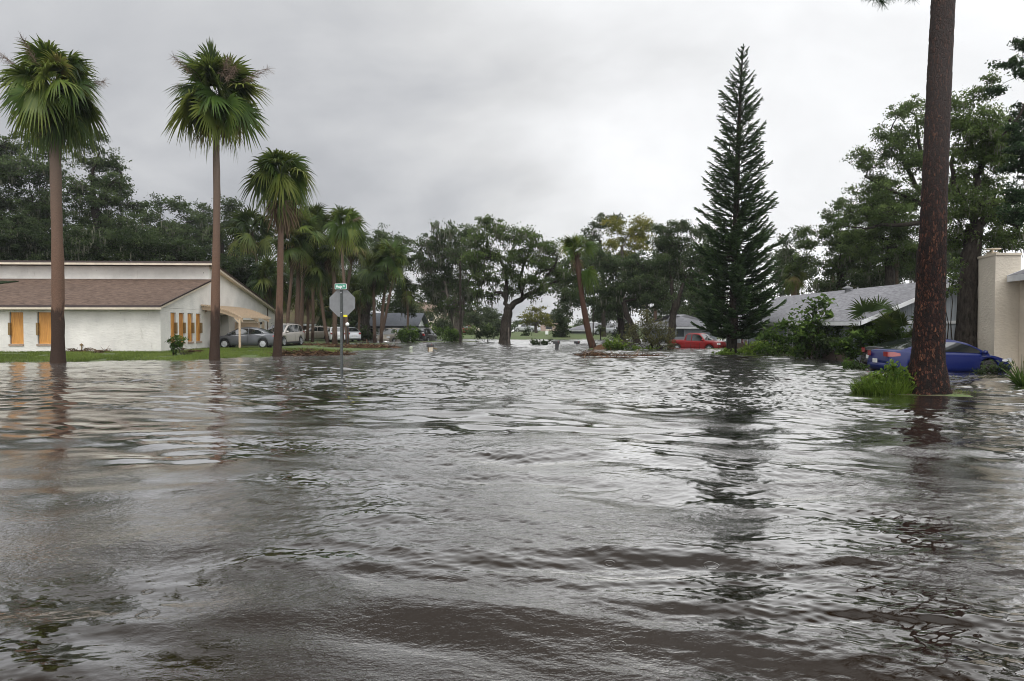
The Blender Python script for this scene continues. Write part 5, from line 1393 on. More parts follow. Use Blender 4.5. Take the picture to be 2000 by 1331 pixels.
oak('dark broad oak right of the great live oak, behind the leaning palm', 74, [(1216, 671), (1213, 640), (1210, 612), (1205, 585)],
    [(1105, 545, 30, 20), (1130, 520, 32, 22), (1165, 505, 34, 26), (1205, 520, 38, 28), (1150, 555, 40, 24), (1110, 580, 26, 14), (1200, 565, 40, 26), (1245, 540, 34, 30), (1190, 600, 34, 18), (1240, 590, 30, 22), (1145, 590, 22, 10), (1225, 640, 18, 18), (1208, 655, 12, 12)], 123, r0=0.4, dens=5.2, lpc=28, moss=0.15, shift=-0.08)
oak('yellow-green crowned tree above the dark oaks', 92, [(1215, 668), (1218, 560), (1215, 480)], [(1200, 440, 24, 16), (1250, 440, 22, 18), (1225, 462, 28, 18), (1262, 465, 20, 18), (1192, 480, 18, 16), (1220, 500, 22, 14), (1190, 512, 16, 12), (1240, 485, 22, 14)], 124, mat='yellow', bark='barkgrey', r0=0.3, dens=5.4, lpc=28)
oak('airy grey-green tree left of the yellow-green crown', 95, [(1180, 668), (1178, 560), (1172, 470)], [(1160, 455, 20, 20), (1180, 435, 24, 14), (1200, 430, 18, 10), (1160, 490, 26, 22), (1148, 470, 14, 18)], 125, mat='oakfar', r0=0.3, dens=4)
oak('dark leaning oak over the olive shrub', 70, [(1248, 676), (1238, 650), (1224, 615), (1218, 590)], [(1260, 560, 36, 26), (1295, 530, 34, 28), (1230, 570, 30, 20), (1275, 590, 34, 22), (1250, 520, 34, 28), (1285, 480, 24, 20), (1310, 500, 30, 24)], 126, r0=0.38, dens=5.2, moss=0.12, shift=-0.08)
oak('forked oak with a mossy left limb behind the red pickup', 68, [(1309, 672), (1311, 640), (1316, 610), (1322, 585)], [(1300, 450, 26, 18), (1335, 440, 28, 16), (1365, 455, 22, 20), (1320, 480, 36, 24), (1358, 500, 30, 30), (1330, 530, 34, 26), (1365, 550, 26, 26), (1345, 580, 24, 16), (1300, 510, 26, 22), (1385, 470, 16, 20), (1388, 520, 18, 30)], 127, r0=0.42, dens=4.6, moss=0.25,
    limbs=[([(1316, 615), (1328, 575), (1340, 540)], 0.3), ([(1318, 600), (1312, 560), (1308, 520)], 0.26)])
palm('straight thin palm stem between the two dark oaks', 82, [(1280, 672), (1280, 620), (1280, 560)], 0.22, 0.2, 24, 128, nf=24, mat='palmdark', bark='sabal2', dead=3, group=None, nseg=14)
oak('lone dark thin-stemmed tree behind the olive shrub', 84, [(1264, 668), (1264, 620), (1262, 585)], [(1262, 570, 18, 16), (1275, 550, 18, 14)], 129, r0=0.2)

# woodland masses behind everything, too dense to tell apart
def woods(label, regions, Yd, seed, mat):
    r = np.random.RandomState(seed); B3 = []
    for (x0, x1, y0, y1, n) in regions:
        for k in range(n):
            px = r.uniform(x0, x1); py = r.uniform(y0, y1); rx = r.uniform(18, 34) * S(Yd)
            B3.append((P(px, py, Yd + r.uniform(-4, 6)), (rx, rx, rx * 0.75)))
    m_ = MB(); foliage(m_, None, B3, r, 0.0038 * Yd, 0.0085 * Yd, 5.0, 34)
    tag(m_.build('distant_woods', MT[mat]), label, 'woods', kind='stuff')
woods('dark wood filling in behind the palm grove and the stucco house', [(430, 720, 545, 650, 46), (0, 430, 470, 540, 34), (690, 800, 560, 655, 14)], 95, 301, 'oak')
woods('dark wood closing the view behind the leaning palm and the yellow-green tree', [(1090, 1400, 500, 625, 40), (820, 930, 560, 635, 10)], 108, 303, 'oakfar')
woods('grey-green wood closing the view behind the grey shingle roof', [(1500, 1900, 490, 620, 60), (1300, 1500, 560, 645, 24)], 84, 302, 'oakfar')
# hazy far trees
GF = 'hazy far trees across the road'
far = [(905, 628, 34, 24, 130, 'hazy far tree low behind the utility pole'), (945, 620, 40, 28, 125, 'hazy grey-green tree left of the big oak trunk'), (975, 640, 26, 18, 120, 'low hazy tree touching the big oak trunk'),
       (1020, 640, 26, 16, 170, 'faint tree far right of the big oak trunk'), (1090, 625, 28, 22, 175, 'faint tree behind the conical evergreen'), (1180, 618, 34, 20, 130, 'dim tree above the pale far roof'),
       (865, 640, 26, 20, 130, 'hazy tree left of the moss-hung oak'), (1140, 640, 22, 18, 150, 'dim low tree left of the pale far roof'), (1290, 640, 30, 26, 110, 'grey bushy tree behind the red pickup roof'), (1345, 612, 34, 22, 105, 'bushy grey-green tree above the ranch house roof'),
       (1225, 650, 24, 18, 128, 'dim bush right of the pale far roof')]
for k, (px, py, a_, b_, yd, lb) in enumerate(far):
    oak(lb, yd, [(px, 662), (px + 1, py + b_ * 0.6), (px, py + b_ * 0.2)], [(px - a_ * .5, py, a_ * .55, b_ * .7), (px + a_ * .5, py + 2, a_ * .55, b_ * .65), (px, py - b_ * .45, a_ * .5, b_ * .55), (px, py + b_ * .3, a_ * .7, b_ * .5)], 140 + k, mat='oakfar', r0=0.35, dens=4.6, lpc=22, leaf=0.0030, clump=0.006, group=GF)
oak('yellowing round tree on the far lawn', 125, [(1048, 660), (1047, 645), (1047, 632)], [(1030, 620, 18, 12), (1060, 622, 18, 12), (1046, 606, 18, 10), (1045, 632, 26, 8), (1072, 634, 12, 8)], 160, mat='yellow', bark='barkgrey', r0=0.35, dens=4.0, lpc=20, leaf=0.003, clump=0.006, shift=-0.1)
r = None
bush('dark conical evergreen on the far shore', 92, (1097, 665), [(1097, 655, 20, 12), (1097, 640, 17, 12), (1095, 627, 11, 10), (1093, 617, 5, 8)], 161, mat='dark', name='conifer', cat='evergreen', clump=0.004, leaf=0.003, lpc=18, dens=7)
bush('small dark upright shrub on the far lawn', 100, (1026, 662), [(1027, 655, 9, 7), (1028, 646, 6, 7)], 162, mat='dark', clump=0.004, leaf=0.003, lpc=18)
palm('little palm with drooping fronds before the pale far roof', 84, [(1173, 668), (1173, 655), (1173, 642)], 0.09, 0.08, 16, 163, nf=18, mat='palmdark', bark='barkdark', dead=0, nseg=12, boots=0)
bush('round clipped bush on bare stems left of the big oak', 72, (945, 671), [(943, 648, 14, 12), (957, 652, 10, 10), (932, 655, 9, 8), (968, 655, 6, 9)], 164, mat='dark', clump=0.005, leaf=0.0032, lpc=24, stems=7)
bush('bright rounded shrub far behind the clipped bush', 105, (925, 662), [(920, 650, 16, 12), (950, 646, 16, 12), (900, 656, 10, 8)], 165, mat='oakbright', clump=0.005, leaf=0.003, lpc=22)
bush('round dark green hedge between the grey pickup and the black car', 70, (797, 671), [(785, 652, 13, 9), (797, 650, 14, 10), (810, 652, 12, 9), (790, 662, 13, 8), (806, 662, 12, 8)], 166, mat='shrub', clump=0.005, leaf=0.003, lpc=30, stems=7, dens=7)
bush('second clipped hedge at the foot of the moss-hung oak', 72, (882, 671), [(873, 655, 9, 9), (884, 652, 11, 9), (894, 656, 9, 9), (880, 663, 12, 7)], 167, mat='shrub', clump=0.005, leaf=0.003, lpc=30, stems=7, dens=7, shift=-0.08)
bush('loose grey-green shrub before the beige apartment building', 90, (860, 665), [(850, 650, 12, 10), (838, 640, 8, 12), (862, 645, 10, 10)], 168, mat='shrub', clump=0.005, leaf=0.003, lpc=20, shift=-0.05)
bush('slender half-bare young tree before the beige apartment building', 95, (832, 664), [(828, 622, 9, 10), (836, 608, 8, 10), (830, 640, 10, 8), (822, 600, 6, 8)], 169, mat='olive', name='young_tree', cat='tree', clump=0.005, leaf=0.0025, lpc=7, stems=5)

# leaning palm with a snapped frond
lp = palm('leaning dark red-brown palm with one snapped frond hanging', 51, [(1161, 684), (1150, 655), (1138, 590), (1130, 530), (1126, 492)], 0.27, 0.18, 46, 171, nf=26, mat='palm', bark='sabaldark', dead=2, emin=5, emax=88, bias=(-0.12, 0.1), droop=0.55, vshift=0.12, nseg=22, petf=0.36)
r = np.random.RandomState(5); m_ = MB()
for k in range(5):
    frond(m_, P(1130, 508, 51), math.radians(-8 + 12 * k), math.radians(-45 + 9 * (k % 3)), 1.1, 1.3, r, 0.42, nseg=20, droop=0.9)
m_.build('snapped_frond', MT['palm'], lp)
rm = MB(); rm.lathe([(0.0, 0.42), (0.25, 0.38), (0.5, 0.2), (0.75, 0.02), (0.9, -0.2)], P(1172, 688, 50.3) * np.array([1, 1, 0]) + np.array([0.1, 0, 0]), 12)
o_ = thing('root_ball', 'orange-brown root mound at the foot of the leaning palm', 'root mound', (6.5, 50.3, 0)); rm.build('soil', MT['brown'], o_, smooth=True)

bush('bright green low bush right of the leaning palm', 49.5, (1198, 686), [(1188, 676, 12, 8), (1203, 672, 13, 9), (1216, 679, 10, 7), (1197, 682, 16, 6)], 172, mat='weeds', clump=0.006, leaf=0.004, lpc=24, stems=6)
bush('wide thin olive-green shrub left of the red pickup', 50, (1275, 686), [(1240, 640, 16, 16), (1232, 660, 14, 14), (1262, 632, 18, 16), (1262, 656, 20, 14), (1288, 645, 18, 18), (1300, 664, 18, 12), (1275, 668, 22, 10), (1312, 655, 12, 14), (1308, 672, 14, 10), (1225, 668, 12, 10), (1250, 618, 10, 10)], 173, mat='olive', clump=0.008, leaf=0.0034, lpc=26, stems=12, dens=5.6, stem_r=0.04)
bush('low weeds under the olive shrub', 50, (1250, 687), [(1240, 682, 22, 4), (1275, 683, 26, 4)], 174, mat='weeds', clump=0.006, lpc=18, stems=0, name='weeds', cat='weeds')

# ------------------------------------------------------------------ tall whorled conifer
def whorled_pine(label, Yd, base, top, seed):
    r = np.random.RandomState(seed); b0 = P(base[0], base[1], Yd); t0 = P(top[0], top[1], Yd)
    root = thing('whorled_pine', label, 'conifer', (b0[0], Yd, 0.0))
    Ht = t0[2]; tr = MB(); nn = MB()
    t_ = np.linspace(0, 1, 24)
    ax = np.stack([b0[0] + (t0[0] - b0[0]) * t_ + 0.05 * np.sin(t_ * 7), np.full(24, Yd), -0.3 + (Ht + 0.3) * t_], 1)
    tr.tube(ax, 0.30 * (1 - t_) ** 0.85 + 0.02 + 0.10 * np.exp(-t_ * 30), 10, wob=1 + 0.06 * r.normal(size=(24, 10)))
    z = 1.15; bi = 0
    while z < Ht - 0.1:
        f = z / Ht
        # silhouette radius against height, from the photograph
        R_ = np.interp(f, [0.05, 0.10, 0.18, 0.28, 0.38, 0.47, 0.56, 0.68, 0.80, 0.90, 0.97, 1.0], [1.6, 2.5, 2.75, 2.55, 2.45, 2.15, 1.95, 1.55, 1.15, 0.72, 0.38, 0.12])
        nb = 7 if f < 0.9 else 5
        cx = np.interp(z, ax[:, 2], ax[:, 0]); a0 = r.uniform(0, 6.28); tj = r.uniform(0.86, 1.08)
        for k in range(nb):
            a = a0 + k * 2 * math.pi / nb + r.normal() * 0.12
            RR_ = R_ * tj * r.uniform(0.70, 1.12) * (1.08 if math.cos(a) > 0 and f < .35 else 1.0)
            if r.uniform() < (0.05 if f < 0.42 else 0.08): continue
            el = math.radians(np.interp(f, [0.05, 0.35, 0.7, 1.0], [-4, 11, 24, 46])) + r.normal() * 0.06
            n = 9; s_ = np.linspace(0, 1, n)
            rad = RR_ * s_; dz = RR_ * (math.tan(el) * s_ + np.interp(f, [0, .5, 1], [0.20, 0.26, 0.15]) * s_ ** 2.4 - (0.10 if f < .4 else 0.0) * np.sin(s_ * 3.14))
            pts = np.stack([cx + math.cos(a) * rad, Yd + math.sin(a) * rad, z + dz], 1)
            tr.tube(pts, np.linspace(0.045 * (1.2 - f), 0.010, n), 4, cap=False)
            # branchlets, comb-like on both sides, each a needled cord
            nbk = max(8, int(RR_ * (20 if f < .35 else 16))); q_ = np.linspace(0.12 if f > .42 else 0.25, 1.0, nbk) ** 0.9
            p0 = np.stack([np.interp(q_, s_, pts[:, i_]) for i_ in range(3)], 1)
            d = np.array([math.cos(a), math.sin(a), 0]); sd_ = np.array([-math.sin(a), math.cos(a), 0])
            for sg in (-1, 1):
                ln = (0.13 + 0.34 * np.sin(np.clip(q_, 0, 1) * math.pi * 0.92)) * min(1, RR_ / 1.4) * r.uniform(0.6, 1.25, nbk)
                dd = d * 0.75 + sd_ * sg * r.uniform(0.25, 1.0, (nbk, 1)) + np.array([0, 0, 1.0]) * r.uniform(-0.1, 0.75, (nbk, 1))
                p1 = p0 + unit(dd) * ln[:, None]
                va = np.clip(0.30 + 0.38 * q_ + r.normal(size=nbk) * 0.12, 0, 1)
                for w_ in (1, 2):
                    add_strips(nn, p0, p1, 0.064 if f < .45 else 0.052, 0.040, r, va, seg=1)
        z += np.interp(f, [0.05, 0.35, 0.55, 0.8, 1.0], [0.24, 0.28, 0.42, 0.44, 0.34]) * r.uniform(0.9, 1.1)
    n = 60; zz = r.uniform(0.35, 0.99, n) ** 1 * Ht      # short needled shoots on the stem itself
    p0 = np.stack([np.interp(zz, ax[:, 2], ax[:, 0]), np.full(n, Yd), zz], 1); p1 = p0 + r.normal(size=(n, 3)) * 0.2 + np.array([0, 0, .15]); add_strips(nn, p0, p1, 0.07, 0.05, r, 0.4, seg=1)
    tr.build('trunk', MT['barkdark'], root, smooth=True); nn.build('crown', MT['conifer'], root)
whorled_pine('tall narrow pine with whorled upswept branches, standing alone right of centre', 43.3, (1428, 692), (1450, 92), 181)
bush('bright leafy weeds round the foot of the tall narrow pine', 41.5, (1440, 697), [(1425, 692, 22, 5), (1455, 688, 18, 8), (1475, 680, 22, 12), (1405, 694, 10, 3)], 182, mat='weeds', clump=0.007, leaf=0.006, lpc=16, stems=5, name='weeds', cat='weeds')
bush('scrubby mixed low bushes along the right shore', 40.5, (1530, 698), [(1490, 686, 22, 11), (1520, 680, 24, 16), (1550, 684, 26, 14), (1580, 688, 24, 11), (1535, 692, 50, 7)], 183, mat='shrub', clump=0.009, leaf=0.0055, lpc=18, dens=4.2, stems=10, shift=-0.03)
bush('reddish-brown dry bush under the tall narrow pine', 42, (1500, 690), [(1485, 668, 14, 12), (1510, 665, 14, 12), (1530, 670, 12, 10)], 184, mat='olive', clump=0.007, leaf=0.004, lpc=12, stems=8, shift=-0.15)
bush('tall glossy shrub standing against the grey shingle roof', 36.5, (1590, 700), [(1590, 600, 20, 16), (1575, 620, 20, 16), (1605, 592, 12, 12), (1600, 635, 24, 18), (1560, 640, 26, 12), (1575, 660, 30, 18), (1618, 622, 10, 8), (1540, 638, 20, 8), (1610, 665, 24, 18)], 185, mat='shrub', clump=0.010, leaf=0.0075, lpc=16, dens=4.4, stems=9, shift=-0.06)
bush('broad dark shrub below the palmettos', 35.5, (1650, 702), [(1620, 680, 26, 16), (1650, 662, 28, 18), (1660, 685, 28, 14), (1690, 670, 26, 22), (1640, 640, 22, 14), (1715, 650, 24, 20)], 186, mat='dark', clump=0.010, leaf=0.006, lpc=20, dens=4.8, stems=8, shift=0.05)
bush('twiggy debris bush lying in the water behind the blue coupe', 27.5, (1662, 728), [(1655, 716, 16, 8), (1668, 712, 16, 10), (1680, 720, 10, 7)], 187, mat='shrub', clump=0.010, leaf=0.0055, lpc=16, dens=5, stems=6, shift=-0.12)

# saw palmettos in front of the grey roof
def palmetto(label, Yd, base, heads, seed, R_=40, up=30, mat='palmdark', group=None, nseg=22, zb=None):
    r = np.random.RandomState(seed); b0 = P(base[0], base[1], Yd); z0 = b0[2] if zb is None else zb
    root = thing('palmetto', label, 'palmetto', (b0[0], Yd, z0), group); m_ = MB(); s_ = S(Yd); st = MB()
    for k, (px, py) in enumerate(heads):
        h = P(px, py, Yd) + np.array([0, r.uniform(-.6, .6), 0]); bb = np.array([b0[0] + (h[0] - b0[0]) * 0.25, Yd, z0])
        st.tube(curve(bb, h, r, 0.12, 6), 0.018, 4)
        d = unit(h - bb); az = math.atan2(d[1], d[0]) if abs(d[0]) + abs(d[1]) > .1 else r.uniform(0, 6.28); el = math.asin(np.clip(d[2], -1, 1)) + r.uniform(-.3, .1)
        frond(m_, h, az + r.uniform(-.4, .4), el * 0.9, 0.08, R_ * s_, r, np.clip(r.normal(0.42, 0.12), 0.1, 0.8), nseg=nseg, droop=0.3, wmul=1.1, spread=100)
    st.build('stalks', MT['palmdark'], root); m_.build('fronds', MT[mat], root)
bush('leafy shrub mass low against the grey house wall, right of the tall glossy shrub', 37, (1640, 700), [(1625, 660, 22, 16), (1600, 680, 22, 14), (1650, 672, 22, 16), (1560, 668, 22, 16), (1530, 660, 18, 12), (1580, 690, 26, 10), (1670, 655, 20, 16), (1690, 640, 18, 14), (1655, 640, 20, 14), (1700, 675, 24, 16), (1600, 655, 24, 18), (1505, 655, 20, 12)], 188, mat='shrub', clump=0.009, leaf=0.0065, lpc=20, dens=5.5, stems=7, shift=-0.10)
bush('dark shrub under the sideways palmetto, behind the black car', 33.5, (1750, 702), [(1740, 672, 24, 18), (1770, 668, 24, 18), (1720, 680, 22, 14), (1795, 660, 20, 20), (1755, 645, 20, 14)], 189, mat='dark', clump=0.009, leaf=0.0065, lpc=22, dens=5.5, stems=7, shift=0.08)
bush('broad glossy hedge at the foot of the grey house, left of the black car', 32.6, (1690, 704), [(1650, 672, 24, 18), (1680, 662, 24, 20), (1710, 655, 24, 22), (1740, 655, 24, 22), (1660, 690, 24, 10), (1700, 688, 28, 12), (1740, 690, 24, 10), (1770, 665, 22, 20)], 190, mat='shrub', name='hedge', cat='hedge', clump=0.009, leaf=0.0065, lpc=24, dens=5.8, stems=8, shift=-0.12)
palmetto('wind-blown palmetto, leftmost of the three against the grey roof', 33.5, (1700, 700), [(1690, 612), (1682, 640), (1700, 650), (1672, 655), (1712, 630), (1695, 668), (1720, 660)], 191)
palmetto('middle palmetto with one high fan against the grey roof', 32.8, (1728, 702), [(1722, 610), (1735, 625), (1715, 645), (1745, 645), (1730, 665), (1750, 665)], 192)
palmetto('palmetto swept sideways beside the pine trunk', 31.5, (1768, 702), [(1758, 625), (1778, 615), (1765, 640), (1790, 635), (1775, 655), (1755, 665), (1790, 665), (1742, 640), (1800, 650), (1760, 610)], 193, R_=44)

# ------------------------------------------------------------------ right-hand trees
oak('feathery oak sweeping up behind the grey roof, left of the big pine trunk', 50, [(1795, 600), (1800, 500), (1815, 430), (1825, 380)],
    [(1680, 300, 20, 12), (1705, 275, 22, 16), (1742, 232, 22, 18), (1775, 215, 22, 18), (1695, 330, 24, 12), (1730, 300, 28, 20), (1770, 265, 28, 22), (1800, 200, 22, 18), (1760, 320, 34, 22), (1720, 350, 26, 14), (1668, 372, 16, 10), (1800, 300, 30, 30), (1690, 395, 28, 12), (1740, 385, 40, 20), (1790, 380, 36, 26), (1665, 415, 28, 14), (1720, 425, 40, 18), (1775, 435, 40, 24), (1745, 275, 30, 22), (1785, 330, 34, 30), (1755, 355, 36, 22), (1700, 310, 26, 18), (1790, 245, 26, 26), (1700, 375, 34, 16), (1640, 440, 22, 12), (1745, 405, 36, 18)],
    201, mat='oakbright', r0=0.42, dens=5.0, lpc=24, leaf=0.0036, clump=0.0095, shift=-0.04,
    limbs=[([(1815, 430), (1780, 440), (1730, 438), (1690, 446)], 0.2), ([(1820, 400), (1780, 350), (1760, 290), (1740, 260)], 0.2), ([(1822, 390), (1800, 300), (1790, 230)], 0.2), ([(1800, 400), (1740, 370), (1690, 345)], 0.13)])
oak('bright leafy oak filling the slope of canopy just left of the big pine trunk', 53, [(1735, 620), (1738, 540), (1740, 470)],
    [(1690, 430, 30, 20), (1730, 410, 32, 22), (1770, 400, 34, 24), (1710, 462, 36, 24), (1760, 455, 40, 28), (1800, 440, 34, 30), (1690, 490, 36, 24), (1745, 500, 40, 26), (1790, 500, 36, 28), (1650, 470, 26, 18)], 207, mat='oakbright', r0=0.4, dens=4.8, leaf=0.0034, moss=0.1)
oak('rounded green oak in front of the whorled pine skyline gap', 58, [(1640, 620), (1642, 560), (1640, 510)], [(1600, 460, 26, 16), (1640, 440, 26, 18), (1575, 480, 24, 16), (1625, 480, 34, 22), (1665, 470, 30, 22), (1612, 428, 20, 14), (1655, 398, 22, 14), (1680, 415, 26, 18), (1700, 440, 30, 20), (1575, 452, 16, 12), (1590, 510, 30, 22), (1640, 520, 36, 24), (1685, 515, 30, 24)], 202, mat='oakbright', r0=0.4, dens=4.6, shift=-0.10)
oak('hazy tree between the whorled pine and the rounded oak', 66, [(1556, 610), (1555, 560), (1556, 520)], [(1535, 470, 18, 12), (1560, 460, 20, 14), (1545, 500, 24, 20), (1530, 530, 22, 26), (1580, 540, 26, 24), (1550, 570, 28, 18)], 203, mat='oakfar', r0=0.3, dens=4.0, moss=0.2)
palm('stout palm with a shaggy head above the left end of the grey roof', 60, [(1551, 640), (1551, 570), (1548, 540)], 0.30, 0.26, 34, 204, nf=30, mat='palmdark', bark='sabal2', dead=10, vshift=0.12)
oak('moss-hung dark oak low behind the grey roof ridge', 58, [(1700, 620), (1702, 570), (1700, 540)], [(1650, 550, 30, 20), (1695, 545, 34, 22), (1740, 530, 36, 26), (1775, 520, 34, 28), (1720, 490, 36, 26), (1770, 480, 34, 28), (1610, 560, 26, 16), (1800, 540, 30, 26), (1660, 510, 30, 24)], 205, mat='oak', r0=0.4, dens=4.4, moss=0.55, moss_len=1.1)
palm('straight red-stemmed palm behind the grey roof beside the pine', 56, [(1751, 620), (1751, 560), (1750, 500)], 0.17, 0.15, 26, 206, nf=24, mat='palmdark', bark='sabal2', dead=3, nseg=14)
for k, px in enumerate((1626, 1644, 1668)):
    palm(('thin far stem left of the roof vent', 'thin far stem above the roof vent', 'thin far stem right of the roof vent')[k], 64, [(px, 620), (px + 1, 560), (px, 520)], 0.12, 0.11, 22, 210 + k, nf=16, mat='palmdark', bark='sabal2', dead=0, nseg=12)
oak('big dark-trunked oak between the grey house and the cream house', 31.6, [(1888, 690), (1887, 600), (1893, 520), (1905, 440)],
    [(1870, 210, 22, 22), (1905, 190, 26, 22), (1925, 160, 16, 10), (1885, 250, 34, 30), (1930, 235, 32, 28), (1870, 300, 30, 32), (1915, 300, 40, 34), (1880, 360, 40, 32), (1935, 360, 40, 34), (1900, 410, 46, 32), (1960, 420, 40, 34), (1860, 430, 30, 30), (1945, 470, 46, 26), (1990, 460, 40, 34), (1880, 470, 40, 24), (1868, 250, 30, 30), (1900, 270, 40, 34), (1940, 280, 40, 30), (1865, 390, 34, 30), (1930, 320, 44, 34)],
    220, mat='oakbright', r0=0.52, dens=5.4, lpc=28, leaf=0.0042, clump=0.011, moss=0.35, moss_len=0.9, shift=0.02,
    limbs=[([(1905, 440), (1945, 420), (1990, 440)], 0.22), ([(1900, 430), (1910, 340), (1950, 250)], 0.22), ([(1905, 440), (1870, 380), (1858, 300)], 0.18)])
oak('near-black pine boughs hanging into the right edge', 26, [(2085, 700), (2075, 500), (2060, 300), (2050, 150)], [(1985, 95, 18, 12), (1965, 130, 24, 12), (1995, 150, 24, 14), (1955, 170, 20, 10), (1990, 265, 26, 22), (2000, 320, 34, 26), (1975, 300, 20, 18), (1995, 380, 34, 26), (1975, 250, 14, 12), (2020, 220, 30, 20), (2040, 120, 30, 20), (1990, 420, 40, 20)],
    221, mat='conifer', r0=0.35, dens=4.6, lpc=30, leaf=0.0048, clump=0.009, name='pine_tree', limbs=[([(2060, 300), (2010, 240), (1965, 235)], 0.1), ([(2062, 260), (2020, 190), (1960, 262)], 0.08)], shift=-0.1)
bush('dangling bright leaves beside the big pine trunk', 30.5, (1865, 600), [(1862, 520, 14, 16), (1868, 545, 12, 14), (1858, 570, 10, 10)], 222, mat='oakbright', clump=0.009, leaf=0.006, lpc=14, stems=3, name='sapling', cat='sapling', shift=-0.05, zb=0.1)

# ------------------------------------------------------------------ big pine trunk in front
def big_pine():
    r = np.random.RandomState(3); Yd = 18.1
    z0 = gz(11.2, 18.2)
    pts = [(1812, 758), (1812, 700), (1816, 600), (1822, 450), (1828, 300), (1836, 120), (1842, 0), (1850, -200), (1856, -420)]
    wpx = [46, 34, 30.5, 27, 25.5, 24.5, 24, 21, 17]
    tp = np.array([P(a, b_, Yd) for a, b_ in pts]); tp[0, 2] = z0 - 0.15
    root = thing('big_pine', 'huge red-brown pine trunk with plated bark rising out of frame at the right', 'pine tree', (tp[0][0], Yd, z0))
    m, n = 900, 150
    ti = np.linspace(0, 1, len(tp)); te = np.linspace(0, 1, m)
    ax = np.stack([np.interp(te, ti, tp[:, k]) for k in range(3)], 1)
    rad = np.interp(te, ti, wpx) * S(Yd) * 0.86
    for _ in range(40): ax[1:-1] = (ax[:-2] + ax[2:]) / 2; rad[1:-1] = (rad[:-2] + rad[2:]) / 2
    # long vertical bark plates: jittered cellular pattern on the unrolled stem
    s_arc = ax[:, 2][:, None] * np.ones(n); th = (np.arange(n) * 2 * math.pi / n)[None] * np.ones((m, 1))
    def ln2(a_, b_, f):
        return np.sin(a_ * f + 1.3 * np.sin(b_ * f * .7 + 1)) + np.sin(b_ * f * 1.3 + 1.7 * np.sin(a_ * f * .9 + 2)) + 0.6 * np.sin((a_ + b_) * f * 2.3 + 4)
    uw = 0.36 * np.sin(th); vw = 0.36 * np.cos(th)
    u_ = th * 0.36 + 0.016 * ln2(uw * 1.5 + 3, s_arc, 9.0) + 0.006 * ln2(vw, s_arc + uw, 31.0); v_ = s_arc + 0.035 * ln2(uw + vw, s_arc, 7.0) + 0.014 * ln2(vw * 2, s_arc * 1.3, 27.0)
    cu, cv = 0.075, 0.21
    gu = int(round(2 * math.pi * 0.36 / cu)); cu = 2 * math.pi * 0.36 / gu
    gvn = int(24 / cv) + 4
    jit = r.uniform(-0.1, 1.1, (gu, gvn, 3)); jit[..., 2] = np.clip(jit[..., 2], 0, 1)
    d1 = np.full(u_.shape, 9.0); d2 = d1.copy(); idv = np.zeros(u_.shape)
    iu = np.floor(u_ / cu).astype(int); iv = np.floor((v_ + 1) / cv).astype(int)
    for a in (-1, 0, 1):
        for b_ in (-1, 0, 1):
            k1 = iu + a; k2 = np.clip(iv + b_, 0, gvn - 1); J = jit[k1 % gu, k2]
            du = (u_ - (k1 + J[..., 0]) * cu) / cu; dv = (v_ + 1 - (iv + b_ + J[..., 1]) * cv) / cv
            d = np.hypot(du, dv); cl = d < d1
            d2 = np.where(cl, d1, np.minimum(d2, d)); idv = np.where(cl, J[..., 2], idv); d1 = np.where(cl, d, d1)
    edge = np.clip((d2 - d1) / 0.32, 0, 1)
    hgt = (edge ** 0.6) * 0.011 * (0.5 + idv) + r.normal(size=u_.shape) * 0.0008
    flare = 1 + 0.10 * np.exp(-((ax[:, 2] - z0) / 0.30))[:, None] * (1 + 0.5 * np.sin(th * 5 + 1))
    RR_ = rad[:, None] * flare + hgt - 0.012
    V = np.stack([ax[:, 0][:, None] + np.cos(th) * RR_, ax[:, 1][:, None] + np.sin(th) * RR_, s_arc], -1)
    i = np.arange(m - 1)[:, None] * n; j = np.arange(n)[None]; j2 = (j + 1) % n
    mb = MB(); mb.add(V.reshape(-1, 3), np.stack([i + j, i + j2, i + n + j2, i + n + j], -1).reshape(-1, 4), (edge * (0.35 + 0.65 * idv)).ravel())
    mt, t, b = newmat('pine_bark')
    a = nd(t, 'ShaderNodeAttribute', attribute_name='var')
    n1 = noise(t, coords(t, (5, 5, 3)), 3, 6, 0.7); n2 = noise(t, coords(t, (1, 1, 0.4)), 1.2, 4)
    c = ramp(t, a.outputs['Fac'], [(0.0, (0.006, 0.005, 0.004)), (0.40, (0.009, 0.005, 0.004)), (0.66, (0.020, 0.008, 0.005)), (0.86, (0.050, 0.017, 0.009)), (1.0, (0.17, 0.075, 0.042))])
    vv_ = nd(t, 'ShaderNodeTexVoronoi', feature='DISTANCE_TO_EDGE'); vv_.inputs['Scale'].default_value = 1.0
    wn = nd(t, 'ShaderNodeTexNoise'); wn.inputs['Scale'].default_value = 6; wn.inputs['Detail'].default_value = 4; t.links.new(coords(t, (1, 1, 0.5)), wn.inputs['Vector'])
    va_ = nd(t, 'ShaderNodeVectorMath', operation='MULTIPLY_ADD'); t.links.new(wn.outputs['Color'], va_.inputs[0]); va_.inputs[1].default_value = (1.3, 1.3, 1.3); t.links.new(coords(t, (24, 24, 8.5)), va_.inputs[2])
    t.links.new(va_.outputs[0], vv_.inputs['Vector'])
    crack = ramp(t, vv_.outputs['Distance'], [(0.03, 1.0), (0.16, 0.0)])
    vc = nd(t, 'ShaderNodeTexVoronoi'); vc.inputs['Scale'].default_value = 1.0; t.links.new(va_.outputs[0], vc.inputs['Vector'])
    sc_ = nd(t, 'ShaderNodeSeparateColor'); t.links.new(vc.outputs['Color'], sc_.inputs[0])
    c = mixc(t, ramp(t, sc_.outputs[0], [(0.50, 0.0), (0.62, 0.85), (0.93, 0.85), (0.95, 1.0)]), c, mixc(t, ramp(t, sc_.outputs[1], [(0.3, 0.0), (0.9, 1.0)]), (0.026, 0.009, 0.006), (0.12, 0.048, 0.028)))
